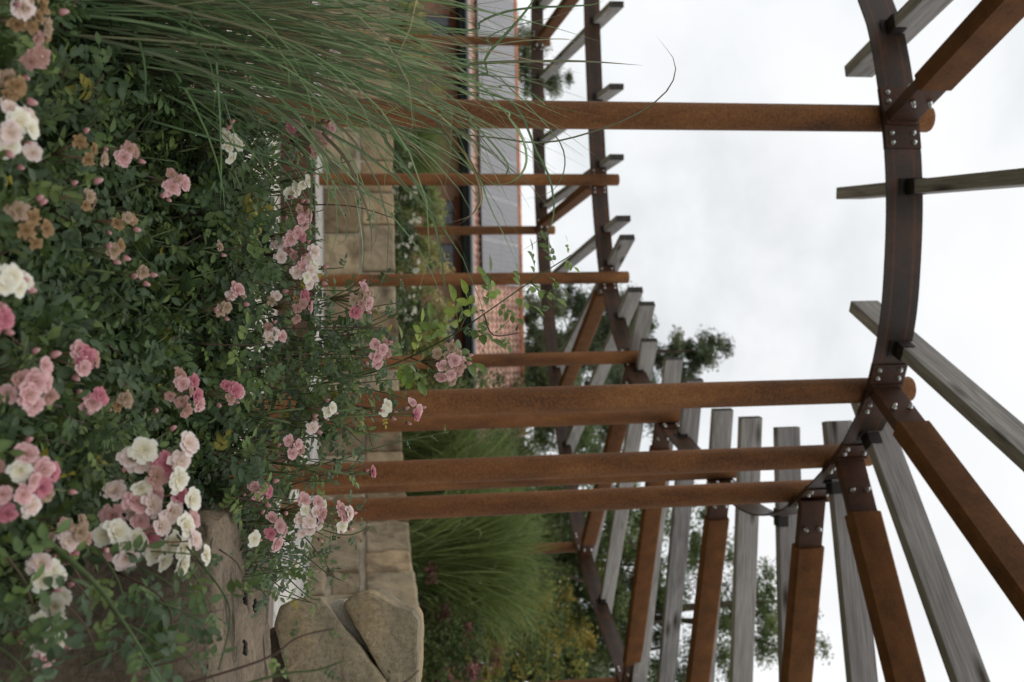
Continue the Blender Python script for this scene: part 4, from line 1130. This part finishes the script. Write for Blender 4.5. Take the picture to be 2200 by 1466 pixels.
def front_grass():
    rng = np.random.default_rng(21)
    org = np.array([-.715, 1.90, .18])
    root = thing('ornamental_grass', 'tall arching green grass clump at the left front with pale midribs', 'grass', tuple(org))
    p1 = tuft_paths(600, rng, .20, 1.18, .075, .9, 14)
    p2 = tuft_paths(230, rng, .19, 1.22, .05, 1.5, 14, bias=(.12, -.03, 0))
    arcs = [[(640, 285), (700, 320), (785, 405), (860, 485), (920, 570), (965, 685)], [(760, 240), (845, 320), (895, 395), (930, 475), (950, 555), (967, 725)], [(780, 262), (850, 330), (900, 405), (937, 490), (952, 590), (958, 650)],
            [(600, 262), (640, 310), (690, 375), (725, 435), (745, 480), (742, 515), (720, 527), (692, 515)], [(660, 262), (705, 300), (745, 345), (775, 415), (797, 485), (797, 560)], [(640, 270), (700, 320), (750, 380), (777, 500), (778, 565), (765, 607)],
            [(880, 225), (950, 280), (1000, 330), (1025, 380), (1030, 425), (1015, 460), (980, 487)], [(890, 230), (960, 285), (1008, 345), (1034, 410), (1030, 440), (1010, 465), (960, 480)], [(900, 260), (1020, 370), (1050, 440), (1085, 510), (1117, 580)], [(1040, 215), (1100, 262), (1122, 300), (1132, 340), (1118, 378), (1080, 397), (1040, 388)],
            [(960, 225), (1030, 280), (1075, 330), (1092, 360), (1075, 388), (1030, 402)], [(800, 262), (1000, 285), (1090, 302), (1165, 307), (1225, 297), (1300, 275), (1380, 240), (1430, 200), (1450, 155), (1445, 120), (1410, 78)],
            [(1000, 130), (1105, 200), (1170, 265), (1205, 310), (1214, 350), (1205, 385), (1180, 415), (1120, 430)], [(1020, 190), (1110, 232), (1150, 320), (1180, 380), (1190, 440), (1185, 480), (1165, 510), (1120, 540)], [(950, 140), (1100, 133), (1250, 132), (1383, 141)],
            [(820, 262), (845, 290), (870, 318), (872, 328), (862, 330)], [(830, 262), (880, 275), (902, 300), (905, 318), (890, 330)], [(990, 110), (1100, 90), (1200, 84), (1232, 88), (1236, 98)], [(1030, 180), (1120, 190), (1165, 220), (1172, 228)],
            [(560, 270), (620, 290), (665, 350), (668, 430), (662, 520)], [(1010, 100), (1090, 60), (1180, 40), (1250, 15)], [(980, 70), (1100, 22), (1260, 12), (1300, 0)], [(1000, 165), (1090, 70), (1140, 10), (1160, -30)]]
    pa = []
    for a in arcs:
        q = spline(a, 6); Y = 2.02+rng.uniform(-.12, .1)
        idx = np.interp(np.linspace(0, len(q)-1, 15), np.arange(len(q)), q[:, 0]), np.interp(np.linspace(0, len(q)-1, 15), np.arange(len(q)), q[:, 1])
        W = np.array([at(x, y, Y-.06*math.sin(k/14*3.1)) for k, (x, y) in enumerate(zip(*idx))])
        # carry the blade down to the foot of the clump
        foot = org+np.array([rng.uniform(-.02, .2), rng.uniform(-.2, .1), 0])
        full = spline([foot, foot*.5+W[0]*.5+np.array([-.03, 0, .02])]+[W[k] for k in range(0, 15, 2)], 4)
        u = np.linspace(0, len(full)-1, 23)
        pa.append(np.stack([np.interp(u, np.arange(len(full)), full[:, q]) for q in range(3)], 1)-org)
    pa = np.array(pa)
    Vs, Fs, Cs, off = [], [], [], 0
    for p, ns, w in ((p1, 14, .0066), (p2, 14, .0061), (pa, 22, .0062)):
        n = len(p)
        col = GPAL[rng.integers(0, len(GPAL), n)]*rng.uniform(.5, 1.35, (n, 1))
        dead = rng.random(n) < .05; col[dead] = np.array([.3, .22, .12])*rng.uniform(.5, 1, (dead.sum(), 1))
        V, F, C = blades_np(p, w*rng.uniform(.55, 1.15, n), col, ns)
        Vs.append(V); Fs.append(F+off); Cs.append(C); off += len(V)
    build_np('foliage', np.concatenate(Vs), np.concatenate(Fs), np.concatenate(Cs), BLADE, root)
front_grass()

def far_grass(label, px, py, Y, h, r, n, seed, bright=1.0, group=None):
    n = int(n*1.5)
    rng = np.random.default_rng(seed)
    c = at(px, py, Y); 
    root = thing('ornamental_grass', label, 'grass', (c[0], Y, 1.12), group)
    p = tuft_paths(n, rng, r*.45, h*1.15, .22, 1.5, 8)
    col = np.array([(.10, .15, .035), (.13, .18, .045), (.15, .2, .06), (.2, .24, .09)])[rng.integers(0, 4, n)]*rng.uniform(.6, 1.3, (n, 1))*bright
    V, F, C = blades_np(p, .010*rng.uniform(.6, 1.3, n), col, 8)
    build_np('foliage', V, F, C, BLADE, root)
far_grass('broad green grass clump behind the wall beside the standing slabs', 900, 1205, 10.6, 1.6, .62, 1900, 31)
far_grass('grass clump behind the wall between the rightmost front post and the broad clump', 900, 1085, 11.8, 1.7, .6, 1200, 32)
far_grass('grass clump behind the wall between two close front posts', 880, 965, 12.6, 1.35, .6, 1300, 33)
far_grass('small grass clump behind the wall beside the left front post', 870, 315, 15.5, 1.1, .6, 900, 34)

# ------------------------------------------------------------------ trees and shrubs
def crown_np(blobs, n, leaf, pal, rng, clump=.35, per=60):
    """leaf quads in clumps spread through ellipsoids; blobs: (x, y, z, rx, ry, rz)"""
    blobs = np.array(blobs, float)
    wts = blobs[:, 3]*blobs[:, 5]; wts = wts/wts.sum()
    nc = max(4, n//per)
    bi = rng.choice(len(blobs), nc, p=wts)
    d = nrm(rng.normal(0, 1, (nc, 3))); rad = rng.uniform(.35, 1.05, (nc, 1))**.6
    cc = blobs[bi, :3]+d*rad*blobs[bi, 3:]
    li = rng.integers(0, nc, n)
    cs = clump*rng.uniform(.5, 1.5, nc)
    p = cc[li]+(nrm(rng.normal(0, 1, (n, 3)))*rng.uniform(.2, 1.35, (n, 1)))*cs[li][:, None]*np.array([1, 1, .6])
    ctone = rng.uniform(.65, 1.35, nc)
    col = pal[rng.integers(0, len(pal), nc)][li]*ctone[li][:, None]*rng.uniform(.75, 1.25, (n, 1))
    x = nrm(rng.normal(0, 1, (n, 3))); z = nrm(rng.normal(0, .7, (n, 3))+np.array([0, 0, .8])); y = nrm(np.cross(z, x)); x = np.cross(y, z)
    s = leaf*rng.uniform(.6, 1.3, n)
    R = np.stack([x, y*.6, z], 2)*s[:, None, None]
    tv = np.array([(-.5, 0, 0), (-.1, -.42, .06), (.5, 0, -.05), (-.1, .42, .06)]); tf = np.array([(0, 1, 2, 3)])
    return instance_np(tv, tf, R, p, col), cc

def tree(label, px, Y, base, blobs, n, leaf, pal, seed, trunk_r=.16, group=None, name='tree', cat='tree', x=None, clump=.4):
    """blobs relative to the foot, in metres"""
    rng = np.random.default_rng(seed)
    cx = at(900, px, Y)[0] if x is None else x
    root = thing(name, label, cat, (cx, Y, base), group)
    (V, F, C), cc = crown_np(blobs, n, leaf, np.array(pal), rng, clump*(.8 if cat == 'tree' else 1), 250 if cat == 'tree' else 60)
    build_np('crown' if cat == 'tree' else 'foliage', V, F, C, TREELEAF, root, smooth=False)
    m = MB(); top = max(b[2] for b in blobs)
    col = (.07, .055, .04)
    mx = np.mean([b[:3] for b in blobs], axis=0)
    if cat == 'tree':
        pts = [(0, 0, -.3), (.03, .02, top*.25), (mx[0]*.4, mx[1]*.4, top*.55), (mx[0], mx[1], top)]
        m.tube(pts, [trunk_r*1.25, trunk_r, trunk_r*.7, trunk_r*.15], 9, col)
    for q in cc[rng.integers(0, len(cc), 26 if cat == 'tree' else 14)]:
        f = rng.uniform(.25, .7) if cat == 'tree' else .02
        st = np.array([mx[0]*f*.6, mx[1]*f*.6, top*f]); mid = (st+q)/2+np.array([0, 0, .08*top])
        r = trunk_r*.32 if cat == 'tree' else .014
        m.tube([tuple(st), tuple(mid), tuple(q)], [r, r*.6, r*.15], 5, col)
    m.build('trunk' if cat == 'tree' else 'stems', BARK, root, smooth=True)
    return root
DK = [(.10, .135, .075), (.12, .15, .08), (.145, .175, .09)]
MG = [(.10, .14, .05), (.12, .165, .06), (.15, .19, .07)]
YG = [(.22, .22, .055), (.28, .25, .06), (.17, .2, .055), (.33, .26, .06)]
LG = [(.32, .35, .12), (.40, .39, .14), (.25, .31, .11), (.46, .38, .17)]
def blobs(rng_seed, w, h, z0, n=9):
    r = random.Random(rng_seed); out = []
    for k in range(n):
        f = (k+.5)/n; ww = w*(math.sin(math.pi*(.15+.8*f))**.8)
        out.append((r.uniform(-.5, .5)*ww, r.uniform(-.5, .5)*ww, z0+(h-z0)*f, ww*r.uniform(.4, .62), ww*r.uniform(.4, .62), (h-z0)/n*r.uniform(1.2, 2.0)))
    return out
tree('dark broad tree rising behind the bare tiled end of the roof', 775, 42, .9, blobs(1, 3.1, 14.8, 3.5, 11), 84150, 0.141, DK, 41, .3, 'trees in the distance', clump=.55)
tree('small tree above the solar panels at the left', 140, 48, .9, blobs(3, 3.4, 9.6, 4, 8), 39270, 0.125, DK, 43, .25, 'trees in the distance', clump=.5)
tree('deep green tree right of the house end, seen between the close posts', 915, 33, .9, blobs(4, 5.2, 8.8, 1.5, 9), 72930, 0.117, DK, 44, .25, 'trees in the distance', clump=.5)
tree('bushy green tree behind the broad grass clump', 1075, 29, 1.0, blobs(5, 4.8, 7.4, 1.0, 9), 72930, 0.104, MG, 45, .22, 'trees in the distance', clump=.45)
tree('olive green tree between the bushy tree and the tall one at the right', 1200, 27, 1.0, blobs(6, 4.4, 7.6, .8, 9), 67320, 0.099, MG+YG[:1], 46, .22, 'trees in the distance', clump=.45)
tree('tall loose crowned tree at the right reaching up between the steel beams', 1345, 25, 1.0, blobs(7, 4.0, 10.9, 1.2, 11), 72930, 0.091, MG, 47, .22, 'trees in the distance', clump=.45)
tree('dark tree at the far right edge behind the yellowing shrub', 1470, 24, 1.0, blobs(8, 4.4, 7.4, .8, 9), 67320, 0.091, DK+MG, 48, .22, 'trees in the distance', clump=.45)
S_ = dict(name='shrub', cat='shrub')
tree('yellowing shrub at the right edge behind the slabs', 1420, 12.5, 1.1, blobs(11, 1.7, 2.5, .1, 7), 9000, .075, YG+MG[:1], 51, group='shrubs behind the wall', clump=.16, **S_)
tree('golden leaved shrub right of the broad grass clump', 1330, 14.5, 1.1, blobs(12, 1.6, 2.3, .1, 7), 8000, .08, YG, 52, group='shrubs behind the wall', clump=.16, **S_)
tree('green shrub with pinkish tips just behind the ochre slab', 1370, 10.5, 1.1, blobs(13, 1.3, .95, .02, 5), 7000, .06, MG+[(.2, .09, .08)], 53, group='shrubs behind the wall', clump=.12, **S_)
tree('olive shrub far behind the broad grass clump', 1240, 17, 1.1, blobs(14, 2.6, 2.6, .1, 7), 9000, .1, MG+YG[:1], 54, group='shrubs behind the wall', clump=.2, **S_)
tree('green shrub behind the wall beyond the two close front posts', 1010, 17.5, 1.1, blobs(15, 2.8, 2.2, .1, 7), 9000, .1, MG, 55, group='shrubs behind the wall', clump=.2, **S_)
for (px, Y, w, h, sd, pal, lab) in ((420, 17, 1.5, 1.0, 61, LG, 'airy yellow green shrub under the brick window left of the rear post'), (560, 17.5, 1.9, 1.2, 62, LG, 'airy yellow green shrub under the second brick window'),
                                 (690, 17, 1.9, 1.3, 63, LG+YG, 'straw coloured airy shrub behind the arching rose cane'), (815, 18, 1.8, 1.15, 64, LG+YG, 'pale dry shrub in front of the bare tiled roof end'), (180, 18, 2.2, 1.1, 65, LG+YG, 'yellow green shrub seen through the tall grass'), (40, 18.5, 2.2, 1.0, 66, LG, 'pale shrub at the left edge behind the tall grass')):
    tree(lab, px, Y, 1.1, blobs(sd, w, h, .05, 6), 4200, .085, pal, sd, group='shrubs in front of the house', clump=.2, **S_)
def white_bush(px, Y, w, h, seed, lab):
    root = tree(lab, px, Y, 1.1, blobs(seed, w, h, .05, 5), 5200, .06, MG+DK, seed, name='white_rose_bush', cat='rose bush', group='white roses behind the wall', clump=.12)
    for c in root.children:
        if c.name.startswith('trunk'): c.name = 'stems'
    rng = np.random.default_rng(seed+7)
    me = None
    for k in range(int(30*w)):
        a = rng.uniform(0, 6.28); p = np.array([math.cos(a)*w*.5*rng.uniform(0, 1), -abs(math.sin(a))*w*.5, rng.uniform(.2, 1.0)*h])
        o = link(bpy.data.objects.new('bloom', blossom_mesh('w', k % 3)), root)
        s = rng.uniform(.03, .06); o.location = p; o.scale = (s, s, s); o.rotation_euler = (rng.uniform(.3, 1.5), 0, rng.uniform(-1, 1))
white_bush(430, 15, 1.2, .62, 71, 'white flowering rose bush behind the wall, right of the second rear post')
white_bush(535, 15.3, .9, .62, 72, 'white flowering rose bush behind the wall, between the thin rear post and the next post')
white_bush(655, 15.2, 1.0, .66, 73, 'white flowering rose bush behind the wall, below the arching rose cane')

# ------------------------------------------------------------------ house
house = thing('brick_house', 'long low brick house with clay tiles and solar panels on its roof', 'house', (-5.5, 30, 1.0))
HX0, HX1, EY = -12.5, 8.55, -.9       # local x extent of the roof, eave line
def hbox(name, c, s, mat, parent=house):
    m = MB(); m.box((0, 0, 0), s); return m.build(name, mat, parent, loc=c)
hbox('wall', ((HX0+HX1-.5)/2, 3.3, 1.2), (HX1-HX0-.6, 6.6, 3.0), BRICK)
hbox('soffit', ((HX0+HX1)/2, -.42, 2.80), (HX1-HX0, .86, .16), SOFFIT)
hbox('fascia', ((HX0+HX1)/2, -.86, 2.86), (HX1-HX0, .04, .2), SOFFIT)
SL = math.radians(29.5); RL = 4.05
def roof():
    m = MB(); tw, tl = .21, .34
    nx = int((HX1-HX0)/tw); nr = int(RL/tl); sx = 6
    rng = np.random.default_rng(3)
    for r in range(nr):
        for c in range(nx):
            k = rng.uniform(.75, 1.15); col = (.60*k, .36*k*rng.uniform(.92, 1.08), .27*k)
            vs = []; fs = []
            for j, (s, lift) in enumerate(((0, .018), (.015, .026), (1.0, .0))):
                for i in range(sx+1):
                    u = i/sx; x = HX0+(c+u)*tw; prof = .026*math.cos(2*math.pi*(u-.3))
                    y = (r+s)*tl; vs.append((x, y*math.cos(SL)-prof*math.sin(SL)-lift*math.sin(SL), y*math.sin(SL)+prof*math.cos(SL)+lift*math.cos(SL)))
            for j in range(2):
                for i in range(sx): a = j*(sx+1)+i; fs.append((a, a+1, a+sx+2, a+sx+1))
            m.add(vs, fs, col)
    o = m.build('roof', TILE, house, loc=(0, EY, 2.98), smooth=False)
    top = nr*tl
    # back slope, gable verge and ridge
    b = MB(); yr, zr = top*math.cos(SL), top*math.sin(SL)
    b.add([(HX0, yr, zr), (HX1, yr, zr), (HX1, yr*2, 0), (HX0, yr*2, 0)], [(0, 1, 2, 3)], (.4, .18, .11))
    b.build('back_slope', TILE, house, loc=(0, EY, 2.98))
    g = MB(); g.add([(HX1-.3, 0, -.1), (HX1-.3, yr*2, -.1), (HX1-.3, yr, zr-.06)], [(0, 1, 2)]); g.build('gable', BRICK, house, loc=(0, EY, 2.98))
    rd = MB(); x = HX0
    while x < HX1:
        k = rng.uniform(.8, 1.15)
        rd.tube([(x, yr, zr+.02), (x+.3, yr, zr+.02), (x+.33, yr, zr+.02)], [.115, .105, .125], 10, (.5*k, .22*k, .13*k)); x += .33
    rd.build('ridge', TILE, house, loc=(0, EY, 2.98))
    vg = MB(); vg.tube([(HX1, -.02, .03), (HX1, yr, zr+.05)], .07, 8, (.48, .24, .16)); vg.build('verge', TILE, house, loc=(0, EY, 2.98))
    gt = MB(); gt.tube([(HX0, -.1, -.03), (HX1, -.1, -.03)], .06, 8); gt.build('gutter', ZINC, house, loc=(0, EY, 2.98))
    # solar panels: portrait modules in two rows
    pw, ph = 1.30, 1.49
    x = HX0+.4
    while x+pw < 4.15:
        for row in range(2):
            s0 = .40+row*(ph+.012)
            f = MB(); f.box((pw/2, ph/2, 0), (pw, ph, .035)); fo = f.build('solar_panel', PANEL, house)
            y0 = s0*math.cos(SL); z0 = s0*math.sin(SL)
            fo.location = (x, EY+y0-.1*math.sin(SL), 2.98+z0+.13*math.cos(SL)); fo.rotation_euler = (SL, 0, 0)
            fr = MB()
            for (cx, cy, sx_, sy_) in ((pw/2, .006, pw, .012), (pw/2, ph-.006, pw, .012), (.012, ph/2, .024, ph-.024), (pw-.012, ph/2, .024, ph-.024)): fr.box((cx, cy, .003), (sx_, sy_, .04))
            fr.build('panel_frame', ALU, fo)
        x += pw+.022
roof()
for lx in (-9.2, -6.6, -4.0, -1.3, 1.6, 2.9, 5.1, 7.2):
    w = hbox('window', (lx, -.005, 2.12), (.74, .06, .80), FRAMEW)
    m = MB(); m.box((-.175, 0, 0), (.29, .01, .68)); m.box((.175, 0, 0), (.29, .01, .68)); m.build('pane', GLASS, w, loc=(0, -.036, 0))
    hbox('lintel', (lx, -.012, 2.60), (1.0, .05, .15), BRICKDK)
dp = MB(); dp.tube([(0, 0, 0), (0, 0, 2.9)], .045, 8); dp.build('downpipe', ZINC, house, loc=(4.6, -.08, -.1))
ch = hbox('chimney', (-11.2, 3.0, 5.3), (.7, .7, 1.2), BRICK)

# ------------------------------------------------------------------ camera
cam = bpy.data.cameras.new('camera'); cam.lens = FPX/2200*36; cam.sensor_width = 36; cam.sensor_fit = 'HORIZONTAL'
cam.clip_start = .02; cam.clip_end = 3000
cam.dof.use_dof = True; cam.dof.focus_distance = 2.3; cam.dof.aperture_fstop = 4.7
co = bpy.data.objects.new('camera', cam); COL.objects.link(co)
X, Yv, Zv = UP, -RIGHT, -FWD            # the photograph was taken upright and is shown on its side
co.matrix_world = Matrix(((X[0], Yv[0], Zv[0], EYE[0]), (X[1], Yv[1], Zv[1], EYE[1]), (X[2], Yv[2], Zv[2], EYE[2]), (0, 0, 0, 1)))
scene.camera = co
vs_ = scene.view_settings; vs_.view_transform = 'Standard'; vs_.look = 'None'; vs_.exposure = 0; vs_.gamma = 1
scene.render.engine = 'CYCLES'
